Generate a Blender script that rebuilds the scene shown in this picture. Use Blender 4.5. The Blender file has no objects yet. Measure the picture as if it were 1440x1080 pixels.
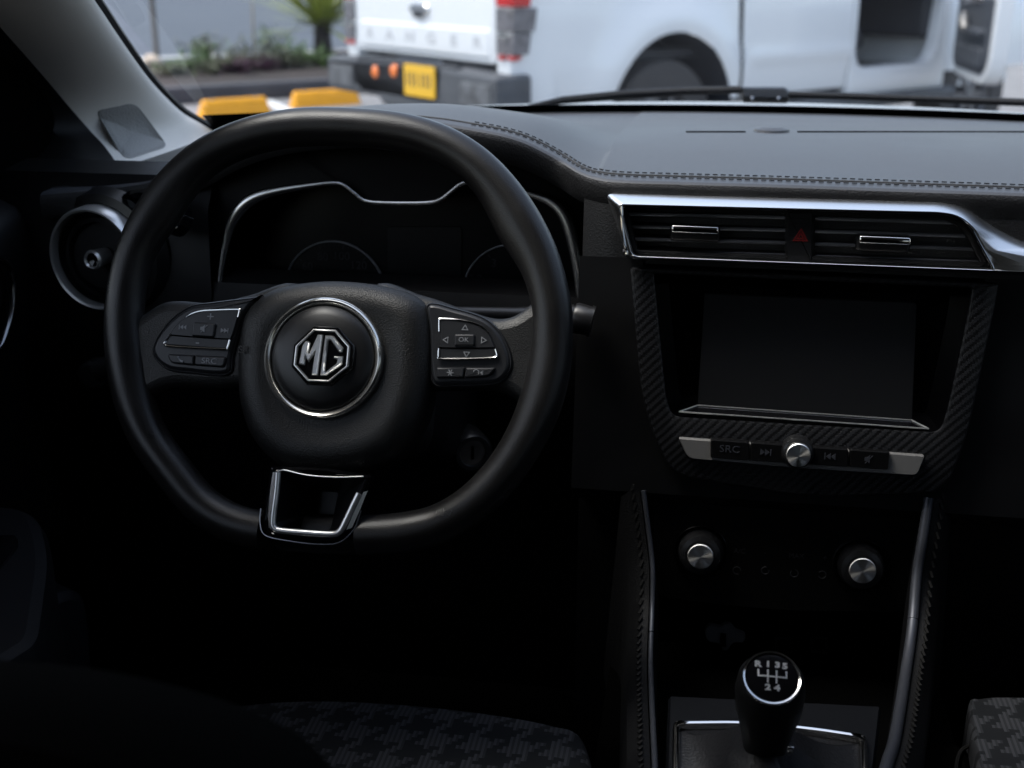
import bpy, bmesh, math, random
from mathutils import Vector, Matrix
random.seed(7)
S = bpy.context.scene
COL = S.collection
RAD = math.radians

# ------------------------------------------------------------------ camera
FPX = 1700.0                      # focal length in photo pixels (1440 wide)
PITCH, YAW = RAD(19.4), RAD(9.4)
CAM = Vector((0, 0, 1.40))
F = Vector((-math.sin(YAW) * math.cos(PITCH), math.cos(YAW) * math.cos(PITCH), -math.sin(PITCH)))
R = Vector((math.cos(YAW), math.sin(YAW), 0))
U = R.cross(F)
cd = bpy.data.cameras.new('camera'); cam = bpy.data.objects.new('camera', cd); COL.objects.link(cam)
m = Matrix((R, U, -F)).transposed().to_4x4(); m.translation = CAM
cam.matrix_world = m
cd.sensor_width = 36; cd.lens = FPX * 36 / 1440; cd.clip_start = 0.02; cd.clip_end = 600
cd.dof.use_dof = True; cd.dof.focus_distance = 0.98; cd.dof.aperture_fstop = 6.0; cd.dof.aperture_blades = 7
S.camera = cam

# ------------------------------------------------------------------ world, sun, exposure
SUN_EL, SUN_AZ = RAD(64), RAD(264)        # high on the left of the car, veiled by cloud
w = bpy.data.worlds.new('World'); S.world = w; w.use_nodes = True
nt = w.node_tree; bg = nt.nodes['Background']
sky = nt.nodes.new('ShaderNodeTexSky'); sky.sky_type = 'NISHITA'; sky.sun_disc = False
sky.sun_elevation = SUN_EL; sky.sun_rotation = SUN_AZ; sky.dust_density = 2.5; sky.ozone_density = 1.0
hs = nt.nodes.new('ShaderNodeHueSaturation'); hs.inputs['Saturation'].default_value = 0.75
nt.links.new(sky.outputs[0], hs.inputs['Color']); nt.links.new(hs.outputs[0], bg.inputs['Color'])
bg.inputs['Strength'].default_value = 0.15
sd = bpy.data.lights.new('sun', 'SUN'); sd.energy = 0.9; sd.angle = RAD(25); sd.color = (1, .97, .93)
sun = bpy.data.objects.new('sun', sd); COL.objects.link(sun)
sdir = Vector((math.sin(SUN_AZ) * math.cos(SUN_EL), math.cos(SUN_AZ) * math.cos(SUN_EL), math.sin(SUN_EL)))
sun.rotation_euler = sdir.to_track_quat('Z', 'Y').to_euler()
sun.location = (0, 0, 20)
S.view_settings.view_transform = 'Standard'; S.view_settings.look = 'None'
S.view_settings.exposure = 1.3; S.view_settings.gamma = 1; S.view_settings.use_curve_mapping = False
S.cycles.max_bounces = 8; S.cycles.transparent_max_bounces = 16
S.cycles.caustics_reflective = False; S.cycles.caustics_refractive = False

# ------------------------------------------------------------------ helpers
def ray(u, v): return R * ((u - 720) / FPX) + U * ((540 - v) / FPX) + F
def PY(u, v, Y): d = ray(u, v); return CAM + d * ((Y - CAM.y) / d.y)
def PX(u, v, X): d = ray(u, v); return CAM + d * ((X - CAM.x) / d.x)
def PZ(u, v, Z): d = ray(u, v); return CAM + d * ((Z - CAM.z) / d.z)

class Fr:
    """a plane in the car: origin, right, up, facing normal"""
    def __init__(s, o, ex, ey):
        s.o = Vector(o); s.ex = Vector(ex).normalized(); s.ey = Vector(ey).normalized(); s.n = s.ex.cross(s.ey)
    def pt(s, a, b, h=0): return s.o + s.ex * a + s.ey * b + s.n * h
    def px(s, u, v, h=0):
        d = ray(u, v); return CAM + d * ((s.o + s.n * h - CAM).dot(s.n) / d.dot(s.n))
    def loc(s, u, v, h=0):
        q = s.px(u, v, h) - s.o; return (q.dot(s.ex), q.dot(s.ey))
    def locs(s, pts, h=0): return [s.loc(p[0], p[1], h) for p in pts]

def rpoly(pts, r=8, k=5):
    """polygon with rounded corners; pts may carry their own radius as third item"""
    out = []; n = len(pts)
    for i in range(n):
        p = Vector(pts[i][:2]); a = Vector(pts[i - 1][:2]); b = Vector(pts[(i + 1) % n][:2])
        rr = pts[i][2] if len(pts[i]) > 2 else r
        da = (a - p); db = (b - p); la = da.length; lb = db.length
        t = min(rr, la * .48, lb * .48)
        p0 = p + da * (t / la); p1 = p + db * (t / lb)
        for j in range(k + 1):
            q = j / k
            out.append(tuple(p0 * (1 - q) ** 2 + p * 2 * q * (1 - q) + p1 * q * q))
    return out

def spl(pts, n=80, closed=True):
    """Catmull-Rom, n samples"""
    P = [Vector(p) for p in pts]; m_ = len(P); out = []
    segs = m_ if closed else m_ - 1
    for i in range(n):
        x = i / n * segs if closed else i / (n - 1) * segs
        j = min(int(x), segs - 1); t = x - j
        g = (lambda q: P[q % m_]) if closed else (lambda q: P[max(0, min(m_ - 1, q))])
        a, b, c, d = g(j - 1), g(j), g(j + 1), g(j + 2)
        out.append(tuple(.5 * ((2 * b) + (c - a) * t + (2 * a - 5 * b + 4 * c - d) * t * t + (3 * b - a - 3 * c + d) * t ** 3)))
    return out

def area(ab): return .5 * sum(ab[i - 1][0] * ab[i][1] - ab[i][0] * ab[i - 1][1] for i in range(len(ab)))
def ccw(ab): return list(ab) if area(ab) > 0 else list(ab)[::-1]
def inset(ab, d):
    """move a ccw outline inwards by d"""
    n = len(ab); out = []
    for i in range(n):
        p = Vector(ab[i]); a = Vector(ab[i - 1]); b = Vector(ab[(i + 1) % n])
        e0 = p - a; e1 = b - p
        if e0.length < 1e-9: e0 = e1
        if e1.length < 1e-9: e1 = e0
        n0 = Vector((-e0.y, e0.x)).normalized(); n1 = Vector((-e1.y, e1.x)).normalized()
        mm = n0 + n1
        if mm.length < 1e-6: mm = n0
        mm.normalize(); c = max(.35, mm.dot(n0))
        out.append(tuple(p + mm * (d / c)))
    return out

def resamp(ab, n, c_):
    P = ccw(ab); out = []
    for k_ in range(n):
        a_ = 2 * math.pi * k_ / n; d = Vector((math.cos(a_), math.sin(a_))); best = 0
        for i in range(len(P)):
            p, q = Vector(P[i - 1]) - c_, Vector(P[i]) - c_; e = q - p; den = d.x * e.y - d.y * e.x
            if abs(den) < 1e-12: continue
            t = (p.x * e.y - p.y * e.x) / den; s_ = (p.x * d.y - p.y * d.x) / den
            if t > 0 and -1e-6 <= s_ <= 1 + 1e-6: best = max(best, t)
        out.append(tuple(c_ + d * best))
    return out

class MB:
    def __init__(s): s.v = []; s.f = []; s.m = []; s.sm = []
    def add(s, vs, fs, mat=0, smooth=True):
        o = len(s.v); s.v += [Vector(x) for x in vs]
        for f in fs: s.f.append([i + o for i in f]); s.m.append(mat); s.sm.append(smooth)
    def rings(s, rs, mat=0, close=True, cap0=False, cap1=False, smooth=True, wrap=False):
        n = len(rs[0]); vs = [p for r in rs for p in r]; fs = []
        kk = len(rs)
        for j in range(kk if wrap else kk - 1):
            j2 = (j + 1) % kk
            for i in range(n if close else n - 1):
                i2 = (i + 1) % n
                fs.append([j * n + i, j * n + i2, j2 * n + i2, j2 * n + i])
        s.add(vs, fs, mat, smooth)
        if cap0: s.add(rs[0], [list(range(n))[::-1]], mat, False)
        if cap1: s.add(rs[-1], [list(range(n))], mat, False)
        return s
    def pillow(s, fr, ab, prof, mat=0, cap=True, smooth=True, back=False):
        ab = ccw(ab)
        rs = [[fr.pt(a, b, h) for a, b in (inset(ab, i) if abs(i) > 1e-9 else ab)] for i, h in prof]
        s.rings(rs, mat, cap1=cap, cap0=back, smooth=smooth); return s
    def dome(s, fr, ab, prof, mat=0):
        """shrinks towards the centre: prof = [(scale, h)]"""
        ab = ccw(ab); cx = sum(a for a, b in ab) / len(ab); cy = sum(b for a, b in ab) / len(ab)
        rs = [[fr.pt(cx + (a - cx) * k, cy + (b - cy) * k, h) for a, b in ab] for k, h in prof]
        s.rings(rs, mat, cap1=True); return s
    def frame(s, fr, outer, inner, h0, h1, bev=.0015, mat=0, smooth=True):
        outer = ccw(outer); inner = ccw(inner)
        io = inset(outer, bev); ii = inset(inner, -bev)
        rs = [[fr.pt(a, b, h0) for a, b in outer], [fr.pt(a, b, h1 - bev) for a, b in outer],
              [fr.pt(a, b, h1 - bev * .3) for a, b in inset(outer, bev * .3)],
              [fr.pt(a, b, h1) for a, b in io], [fr.pt(a, b, h1) for a, b in ii],
              [fr.pt(a, b, h1 - bev * .3) for a, b in inset(inner, -bev * .3)],
              [fr.pt(a, b, h1 - bev) for a, b in inner], [fr.pt(a, b, h0) for a, b in inner]]
        s.rings(rs, mat, smooth=smooth); return s
    def tube(s, path, rad, seg=16, closed=False, mat=0, cap=True, flat=1.0, up=None):
        P = [Vector(p) for p in path]; n = len(P); rs = []
        pn = None
        for i in range(n):
            if closed: t = P[(i + 1) % n] - P[i - 1]
            else: t = P[min(i + 1, n - 1)] - P[max(i - 1, 0)]
            t.normalize()
            if up is not None: a = (Vector(up) - t * t.dot(Vector(up)))
            elif pn is None: a = Vector((0, 0, 1)) - t * t.z if abs(t.z) < .9 else Vector((1, 0, 0)) - t * t.x
            else: a = pn - t * t.dot(pn)
            a.normalize(); pn = a; b = t.cross(a)
            r = rad[i] if isinstance(rad, (list, tuple)) else rad
            rs.append([P[i] + a * (math.cos(q) * r * flat) + b * (math.sin(q) * r) for q in [2 * math.pi * k / seg for k in range(seg)]])
        s.rings(rs, mat, wrap=closed, cap0=cap and not closed, cap1=cap and not closed); return s
    def box(s, c, sz, ax=None, bev=0.0, mat=0):
        c = Vector(c); ax = ax or (Vector((1, 0, 0)), Vector((0, 1, 0)), Vector((0, 0, 1)))
        hx, hy, hz = sz[0] / 2, sz[1] / 2, sz[2] / 2
        bm = bmesh.new(); bmesh.ops.create_cube(bm, size=1)
        for q in bm.verts: q.co = Vector((q.co.x * sz[0], q.co.y * sz[1], q.co.z * sz[2]))
        if bev > 0: bmesh.ops.bevel(bm, geom=bm.edges[:], offset=bev, segments=3, affect='EDGES', profile=.5)
        bm.verts.index_update()
        s.add([c + ax[0] * q.co.x + ax[1] * q.co.y + ax[2] * q.co.z for q in bm.verts], [[x.index for x in f.verts] for f in bm.faces], mat, bev > 0)
        bm.free(); return s
    def lathe(s, fr, c, prof, seg=48, mat=0, cap1=True, cap0=False):
        """prof = [(radius, h)] turned about the normal of fr through local point c"""
        rs = [[fr.pt(c[0] + r * math.cos(2 * math.pi * k / seg), c[1] + r * math.sin(2 * math.pi * k / seg), h) for k in range(seg)] for r, h in prof]
        s.rings(rs, mat, cap1=cap1, cap0=cap0); return s
    def poly(s, fr, ab, h0, h1, mat=0):
        ab = ccw(ab)
        s.rings([[fr.pt(a, b, h0) for a, b in ab], [fr.pt(a, b, h1) for a, b in ab]], mat, cap1=True, smooth=False); return s
    def text(s, fr, c, txt, size, h, mat=0, depth=.0003, sx=1.0, bold=0.0, rot=0.0, spacing=1.0):
        cu = bpy.data.curves.new('t', 'FONT'); cu.body = txt; cu.size = size; cu.extrude = depth; cu.offset = bold
        cu.align_x = 'CENTER'; cu.align_y = 'CENTER'; cu.space_character = spacing; cu.resolution_u = 3
        ob = bpy.data.objects.new('t', cu); COL.objects.link(ob)
        dg = bpy.context.evaluated_depsgraph_get(); me = bpy.data.meshes.new_from_object(ob.evaluated_get(dg))
        cr, sr = math.cos(rot), math.sin(rot)
        s.add([fr.pt(c[0] + (q.co.x * sx * cr - q.co.y * sr), c[1] + (q.co.x * sx * sr + q.co.y * cr), h + q.co.z) for q in me.vertices], [list(p.vertices) for p in me.polygons], mat, False)
        bpy.data.objects.remove(ob); bpy.data.curves.remove(cu); bpy.data.meshes.remove(me); return s
    def build(s, name, mats, parent=None, sharp=40):
        if not isinstance(mats, (list, tuple)): mats = [mats]
        L = root_loc(parent)
        me = bpy.data.meshes.new(name); me.from_pydata([tuple(x - L) for x in s.v], [], s.f)
        for mt in mats: me.materials.append(mt)
        for i, p in enumerate(me.polygons): p.material_index = s.m[i]; p.use_smooth = s.sm[i]
        bm = bmesh.new(); bm.from_mesh(me)
        bmesh.ops.remove_doubles(bm, verts=bm.verts, dist=2e-6)
        bmesh.ops.recalc_face_normals(bm, faces=bm.faces)
        lim = RAD(sharp)
        for e in bm.edges:
            if len(e.link_faces) == 2 and e.calc_face_angle(0) > lim: e.smooth = False
        bm.to_mesh(me); bm.free()
        ob = bpy.data.objects.new(name, me); COL.objects.link(ob)
        if parent: ob.parent = parent
        return ob

def root_loc(p):
    L = Vector((0, 0, 0))
    while p is not None: L = L + p.location; p = p.parent
    return L
def tag(o, label, cat=None, group=None, kind=None):
    if label: o['label'] = label
    if cat: o['category'] = cat
    if group: o['group'] = group
    if kind: o['kind'] = kind
    return o
def thing(name, label, cat, loc, group=None):
    o = bpy.data.objects.new(name, None); COL.objects.link(o); o.location = loc; o.empty_display_size = .05
    return tag(o, label, cat, group)

# ------------------------------------------------------------------ materials
def mat(name, col, rough=.5, metal=0.0, bump=None, coat=0.0, spec=.5, var=0.0, vscale=8.0, aniso=0.0, alpha=None):
    mt = bpy.data.materials.new(name); mt.use_nodes = True; t = mt.node_tree; b = t.nodes['Principled BSDF']
    b.inputs['Base Color'].default_value = (*col, 1); b.inputs['Roughness'].default_value = rough
    b.inputs['Metallic'].default_value = metal; b.inputs['Specular IOR Level'].default_value = spec
    b.inputs['Coat Weight'].default_value = coat; b.inputs['Coat Roughness'].default_value = .05
    tc = t.nodes.new('ShaderNodeTexCoord')
    if bump:
        kind, sc, st, dist = bump
        if kind == 'noise':
            n = t.nodes.new('ShaderNodeTexNoise'); n.inputs['Scale'].default_value = sc; n.inputs['Detail'].default_value = 3; out = n.outputs['Fac']
        else:
            n = t.nodes.new('ShaderNodeTexVoronoi'); n.inputs['Scale'].default_value = sc; out = n.outputs['Distance']
        t.links.new(tc.outputs['Object'], n.inputs['Vector'])
        bp = t.nodes.new('ShaderNodeBump'); bp.inputs['Strength'].default_value = st; bp.inputs['Distance'].default_value = dist
        t.links.new(out, bp.inputs['Height']); t.links.new(bp.outputs[0], b.inputs['Normal'])
    if var:
        n = t.nodes.new('ShaderNodeTexNoise'); n.inputs['Scale'].default_value = vscale; n.inputs['Detail'].default_value = 6
        t.links.new(tc.outputs['Object'], n.inputs['Vector'])
        r = t.nodes.new('ShaderNodeMapRange'); r.inputs[1].default_value = .3; r.inputs[2].default_value = .7
        r.inputs[3].default_value = 1 - var; r.inputs[4].default_value = 1 + var; t.links.new(n.outputs['Fac'], r.inputs[0])
        mx = t.nodes.new('ShaderNodeMix'); mx.data_type = 'RGBA'; mx.blend_type = 'MULTIPLY'; mx.inputs[0].default_value = 1
        mx.inputs[6].default_value = (*col, 1); t.links.new(r.outputs[0], mx.inputs[7]); t.links.new(mx.outputs[2], b.inputs['Base Color'])
        r2 = t.nodes.new('ShaderNodeMapRange'); r2.inputs[1].default_value = .3; r2.inputs[2].default_value = .7
        r2.inputs[3].default_value = max(0, rough - .06); r2.inputs[4].default_value = min(1, rough + .06)
        t.links.new(n.outputs['Fac'], r2.inputs[0]); t.links.new(r2.outputs[0], b.inputs['Roughness'])
    if aniso:
        b.inputs['Anisotropic'].default_value = aniso
        tg = t.nodes.new('ShaderNodeTangent'); tg.direction_type = 'RADIAL'; tg.axis = 'Y'
        t.links.new(tg.outputs[0], b.inputs['Tangent'])
    return mt

def glass(name, tint, refl=.045):
    mt = bpy.data.materials.new(name); mt.use_nodes = True; t = mt.node_tree; t.nodes.clear()
    o = t.nodes.new('ShaderNodeOutputMaterial'); tr = t.nodes.new('ShaderNodeBsdfTransparent'); tr.inputs[0].default_value = (*tint, 1)
    gl = t.nodes.new('ShaderNodeBsdfGlossy'); gl.inputs['Roughness'].default_value = .01
    lw = t.nodes.new('ShaderNodeLayerWeight'); lw.inputs[0].default_value = .5
    pw = t.nodes.new('ShaderNodeMath'); pw.operation = 'POWER'; pw.inputs[1].default_value = 5; t.links.new(lw.outputs['Facing'], pw.inputs[0])
    fz = t.nodes.new('ShaderNodeMath'); fz.operation = 'MULTIPLY_ADD'; fz.inputs[1].default_value = .9; fz.inputs[2].default_value = refl; t.links.new(pw.outputs[0], fz.inputs[0])
    mx = t.nodes.new('ShaderNodeMixShader'); t.links.new(fz.outputs[0], mx.inputs[0]); t.links.new(tr.outputs[0], mx.inputs[1]); t.links.new(gl.outputs[0], mx.inputs[2])
    t.links.new(mx.outputs[0], o.inputs[0]); return mt

def twill(name, c0, c1, cell, houndstooth, rough, axes=(0, 2), bump=.4, spec=.5):
    """woven pattern worked out thread by thread; houndstooth gives 4 dark / 4 light threads"""
    mt = bpy.data.materials.new(name); mt.use_nodes = True; t = mt.node_tree; b = t.nodes['Principled BSDF']
    tc = t.nodes.new('ShaderNodeTexCoord'); sp = t.nodes.new('ShaderNodeSeparateXYZ'); t.links.new(tc.outputs['Object'], sp.inputs[0])
    def M(op, a, b_=None, c=None):
        n = t.nodes.new('ShaderNodeMath'); n.operation = op
        for i, x in enumerate((a, b_, c)):
            if x is None: continue
            if isinstance(x, (int, float)): n.inputs[i].default_value = x
            else: t.links.new(x, n.inputs[i])
        return n.outputs[0]
    x = M('FLOOR', M('DIVIDE', M('ADD', sp.outputs[axes[0]], 10.0), cell)); y = M('FLOOR', M('DIVIDE', M('ADD', sp.outputs[axes[1]], 10.0), cell))
    tw = M('LESS_THAN', M('FLOORED_MODULO', M('SUBTRACT', x, y), 4.0), 2.0)
    if houndstooth:
        wa = M('LESS_THAN', M('FLOORED_MODULO', x, 8.0), 4.0); we = M('LESS_THAN', M('FLOORED_MODULO', y, 8.0), 4.0)
        k = M('ADD', M('MULTIPLY', tw, wa), M('MULTIPLY', M('SUBTRACT', 1.0, tw), we))
        # fine ribs in the cloth
        rib = M('LESS_THAN', M('FLOORED_MODULO', M('DIVIDE', M('ADD', sp.outputs[axes[0]], 10.0), cell * .5), 2.0), 1.0)
        k2 = M('MULTIPLY', k, M('ADD', M('MULTIPLY', rib, .55), .45))
    else:
        k = tw; k2 = tw
    mx = t.nodes.new('ShaderNodeMix'); mx.data_type = 'RGBA'; t.links.new(k2, mx.inputs[0]); mx.inputs[6].default_value = (*c0, 1); mx.inputs[7].default_value = (*c1, 1)
    t.links.new(mx.outputs[2], b.inputs['Base Color']); b.inputs['Roughness'].default_value = rough; b.inputs['Specular IOR Level'].default_value = spec
    bp = t.nodes.new('ShaderNodeBump'); bp.inputs['Strength'].default_value = bump; bp.inputs['Distance'].default_value = .0006
    t.links.new(k2, bp.inputs['Height']); t.links.new(bp.outputs[0], b.inputs['Normal'])
    return mt

M_pad = mat('dash_soft_plastic', (.052, .054, .060), .47, bump=('voronoi', 900, .25, .0006), var=.16, vscale=4)
M_leather = mat('black_leatherette', (.011, .011, .012), .5, bump=('voronoi', 620, .35, .0008), var=.12, vscale=20)
M_rim = mat('rim_leather', (.011, .0105, .0105), .33, bump=('voronoi', 1100, .22, .0005), var=.1, vscale=25)
M_hub = mat('hub_grained_plastic', (.008, .008, .008), .45, bump=('voronoi', 900, .4, .0006), var=.08, vscale=30)
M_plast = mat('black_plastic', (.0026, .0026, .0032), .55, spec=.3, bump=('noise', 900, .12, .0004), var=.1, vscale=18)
M_smooth = mat('smooth_black_plastic', (.012, .012, .013), .33)
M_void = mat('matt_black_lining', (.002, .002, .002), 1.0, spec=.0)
M_bezel = mat('bezel_black', (.0015, .0015, .002), .2, spec=.25)
M_pocket = mat('pocket_gloss_black', (.006, .006, .0075), .34, spec=.35)
M_gloss = mat('piano_black', (.004, .004, .005), .07, coat=.5)
M_chrome = mat('chrome', (.82, .81, .79), .09, 1.0)
M_ring = mat('bright_silver_ring', (.90, .89, .87), .30, .75)
M_hubring = mat('hub_ring_chrome', (.86, .83, .77), .17, .92)
M_emblem = mat('emblem_satin_chrome', (.88, .88, .87), .28, .85)
M_satin = mat('satin_silver', (.88, .88, .88), .27, 1.0)
M_silverpaint = mat('silver_paint', (.34, .33, .32), .42, .6)
M_dullchrome = mat('dark_chrome', (.28, .28, .29), .16, 1.0)
M_brush = mat('brushed_aluminium', (.85, .84, .82), .34, 1.0, aniso=.9)
M_screen = mat('unlit_screen', (.016, .0165, .018), .55, spec=.2)
M_icon = mat('icon_grey_print', (.26, .27, .29), .6)
M_white = mat('silver_foil_print', (.95, .95, .95), .28, .8)
M_slat = mat('slat_edge_sheen', (.13, .13, .14), .34)  # lighter grey paints the sheen caught along the slat front edges
M_dimicon = mat('dim_print', (.016, .016, .018), .6)
M_red = mat('red_print', (.20, .008, .008), .5)
M_pillar = mat('pillar_grey_plastic', (.82, .78, .71), .62, bump=('noise', 700, .2, .0005), var=.05, vscale=6)
M_grille = mat('speaker_grille', (.30, .295, .28), .6, bump=('voronoi', 480, .6, .001))
M_carbon = twill('carbon_twill', (.004, .004, .0045), (.020, .0205, .023), .0020, False, .34)
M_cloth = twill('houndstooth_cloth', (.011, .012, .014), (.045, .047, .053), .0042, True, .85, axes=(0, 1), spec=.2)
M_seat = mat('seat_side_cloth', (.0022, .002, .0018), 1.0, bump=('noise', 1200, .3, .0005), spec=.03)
M_thread = mat('grey_thread', (.016, .0155, .015), .8, spec=.1)
M_flank = mat('console_flank_leather', (.005, .005, .0055), .6, bump=('voronoi', 620, .35, .0008), spec=.25)
M_darkthread = mat('dark_thread', (.030, .030, .031), .7)
M_glass = glass('windscreen_glass', (.93, .96, .95))
M_sideglass = glass('side_glass', (.66, .65, .62))
M_shadeglass = glass('shaded_side_glass', (.20, .20, .20))  # darker tint stands for shade outside the right window, limits its light
M_tint = glass('tinted_rear_glass', (.32, .31, .29))
M_frit = mat('black_ceramic_band', (.004, .004, .004), .35, spec=.2)
M_roof = mat('headlining', (.22, .22, .21), .9)
# ================================================================== outside: ground, road, planter
M_asph = mat('parking_asphalt', (.24, .235, .235), .85, bump=('noise', 60, .3, .01), var=.15, vscale=1.5)
M_road = mat('road_asphalt', (.095, .110, .132), .9, spec=.2, bump=('noise', 40, .2, .01), var=.07, vscale=.4)
M_kerbw = mat('pale_concrete', (.52, .52, .52), .8, var=.1, vscale=3)
M_soil = mat('soil', (.035, .026, .022), .95, bump=('noise', 25, .8, .03), var=.35, vscale=4)
M_wallb = mat('dark_painted_kerb', (.055, .054, .062), .7, bump=('noise', 50, .2, .005), var=.15, vscale=5)
M_yel = mat('yellow_paint', (.85, .37, .010), .5, var=.06, vscale=9, bump=('noise', 60, .15, .004))
M_line = mat('white_line_paint', (.75, .75, .74), .7, var=.1, vscale=10)

def sheet(name, pts, m_, label, kind='structure'):
    b = MB(); b.add(pts, [list(range(len(pts)))], 0, False); o = b.build(name, m_); return tag(o, label, kind=kind)
gx = [(-300, -300), (300, -300), (300, 300), (-300, 300)]
sheet('ground', [(x, y, 0) for x, y in gx], M_asph, 'grey asphalt of the car park')
# planter line on the ground, from the photograph's kerb foot
A = PZ(225, 149, 0); B = PZ(500, 132, 0); ax = (B - A).normalized(); nz = Vector((0, 0, 1)); back = nz.cross(ax)
if back.y < 0: back = -back
def PL(a, b, z=0): return A + ax * a + back * b + nz * z          # along the planter, behind it, up
bed = 4.2
road_pts = [PL(-120, bed + .25, .008), PL(120, bed + .25, .008), PL(120, 140, .008), PL(-120, 140, .008)]
sheet('road', road_pts, M_road, 'grey blue road beyond the planted strip')
b = MB()
kw = thing('planter_kerb', 'low dark painted kerb wall holding the planted strip', 'kerb wall', PL(0, 0))
for a0 in range(-14, 12, 2):
    b.box(PL(a0 + 1.0, .09, .085), (1.994, .18, .17), (ax, back, nz), .012)
b.build('kerb_block', M_wallb, kw)
sheet('soil', [PL(-14, .17, .10), PL(12, .17, .10), PL(12, bed, .10), PL(-14, bed, .10)], M_soil, 'dark soil of the planted strip')
b = MB()
for a0 in range(-30, 30, 3): b.box(PL(a0 + 1.5, bed + .12, .075), (2.99, .24, .15), (ax, back, nz), .02)
o = b.build('road_kerb', M_kerbw); tag(o, 'pale concrete kerb along the near edge of the road', kind='structure')

# parking bay lines
def strip(name, p, q, wd, label, z=.004):
    t = (q - p).normalized(); s_ = nz.cross(t) * wd / 2; p = p + nz * z; q = q + nz * z
    return sheet(name, [p - s_, q - s_, q + s_, p + s_], M_line, label)
strip('bay_line', PZ(372, 141, 0), PZ(440, 163, 0) + Vector((.6, -1.2, 0)), .14, 'white bay line running between the two yellow wheel stops')
def wheel_stop(u0, u1, v0, v1, label):
    P0 = PZ(u0, v0, 0); P1 = PZ(u1, v1, 0); t = (P1 - P0).normalized(); n_ = nz.cross(t); L_ = (P1 - P0).length
    th = thing('wheel_stop', label, 'wheel stop', (P0 + P1) / 2, 'yellow wheel stops by the planter')
    fr = Fr((P0 + P1) / 2, t, n_)
    ab = rpoly([(-L_ / 2, -.085), (L_ / 2, -.085), (L_ / 2, .085), (-L_ / 2, .085)], .08, 6)
    bb = MB(); bb.pillow(fr, ab, [(0, .002), (.004, .02), (.034, .115), (.044, .14), (.056, .153), (.066, .158)]); bb.build('block', M_yel, th)
    for k in (-.3, .3):
        bb = MB(); bb.lathe(fr, (k * L_, 0), [(.022, .158), (.022, .163), (.015, .166)], 12); bb.build('bolt', M_dullchrome, th)
wheel_stop(279, 380, 166, 158, 'left yellow wheel stop, nearer the grey windscreen pillar')
wheel_stop(408, 506, 152, 145, 'right yellow wheel stop, half behind the bumper of the white pickup')

# plants: many small leaves on stems
M_leafg = mat('shrub_leaf', (.11, .19, .05), .6, var=.35, vscale=30)
M_leafd = mat('dull_leaf', (.12, .13, .075), .7, var=.35, vscale=30)
M_leafp = mat('purple_leaf', (.09, .03, .06), .6, var=.3, vscale=30)
M_yucca = mat('yucca_leaf', (.27, .31, .065), .5, var=.3, vscale=12)
M_bark = mat('bark', (.035, .030, .028), .9, bump=('noise', 40, .8, .02), var=.3, vscale=20)
def leaf(b, p, d, L_, wd, mi=0, droop=.3):
    d = d.normalized(); s_ = d.cross(nz)
    if s_.length < .01: s_ = Vector((1, 0, 0))
    s_.normalize(); up = s_.cross(d)
    q = [p, p + d * L_ * .4 + s_ * wd / 2 + up * .02 * L_, p + d * L_ - nz * droop * L_ * .5, p + d * L_ * .4 - s_ * wd / 2 + up * .02 * L_]
    b.add(q, [[0, 1, 2, 3]], mi, False)
def shrub(base, h, wd, n, m_, label, name='low_shrub', group='low plants in the strip'):
    th = thing(name, label, 'shrub', base, group)
    st = MB(); lf = MB()
    n = n * 2
    for k in range(max(6, n // 22)):
        d = Vector((random.gauss(0, .45), random.gauss(0, .45), 1)); d.normalize()
        L_ = h * random.uniform(.55, 1.0); tip = base + Vector((d.x * wd, d.y * wd, 0)) * random.uniform(.2, .9) + d * L_
        st.tube([base, base.lerp(tip, .5) + Vector((0, 0, .03)), tip], [.008, .006, .003], 5)
        for j in range(22):
            t = random.uniform(.25, 1); p = base.lerp(tip, t) + Vector((random.gauss(0, .04), random.gauss(0, .04), random.gauss(0, .03)))
            leaf(lf, p, Vector((random.gauss(0, 1), random.gauss(0, 1), random.uniform(-.2, .9))), random.uniform(.05, .12), random.uniform(.02, .05))
    st.build('stem', M_bark, th); lf.build('foliage', m_, th)
def soil_at(u, v): return PZ(u, v, .10)
k = 0
LB = ['pale green sprig standing up from the soil beside the thin post', 'low green clump behind the left end of the kerb wall', 'dull low plant in the soil above the left wheel stop',
      'thin tall weed between the post and the spiky palm', 'purple leaved ground plant left of the spiky palm', 'bright green broad clump at the foot of the spiky palm',
      'dry brown twiggy plant standing left of the purple one', 'small green plant between the spiky palm and the white pickup', 'dark purple low plant by the bumper of the white pickup', 'grey green low clump just right of the left wheel stop',
      'brownish clump touching the left side of the bright green clump', 'dark purple creeping plant along the middle of the kerb wall', 'dull creeping plant at the windscreen pillar end of the kerb wall', 'tall airy green shrub at the far side of the soil by the road kerb', 'spreading dull shrub at the road side behind the left wheel stop', 'small green tuft right under the spiky palm trunk']
spec = [(276, 98, .42, .22, 90, M_leafg), (255, 104, .20, .4, 120, M_leafg), (320, 101, .22, .5, 160, M_leafd), (358, 98, .52, .22, 80, M_leafd), (372, 99, .16, .4, 140, M_leafp),
        (424, 94, .32, .4, 200, M_leafg), (340, 92, .30, .3, 80, M_leafd), (446, 91, .18, .25, 90, M_leafg), (480, 88, .14, .35, 110, M_leafp), (300, 104, .16, .35, 110, M_leafd),
        (400, 96, .26, .4, 170, M_leafd), (335, 103, .14, .45, 150, M_leafp), (240, 106, .14, .45, 120, M_leafd), (385, 82, .5, .35, 110, M_leafg), (290, 86, .4, .5, 150, M_leafd), (465, 94, .16, .3, 120, M_leafg)]
for (u, v, h, wd, n, m_), lb in zip(spec, LB): shrub(soil_at(u, v), h, wd, n, m_, lb)
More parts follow.
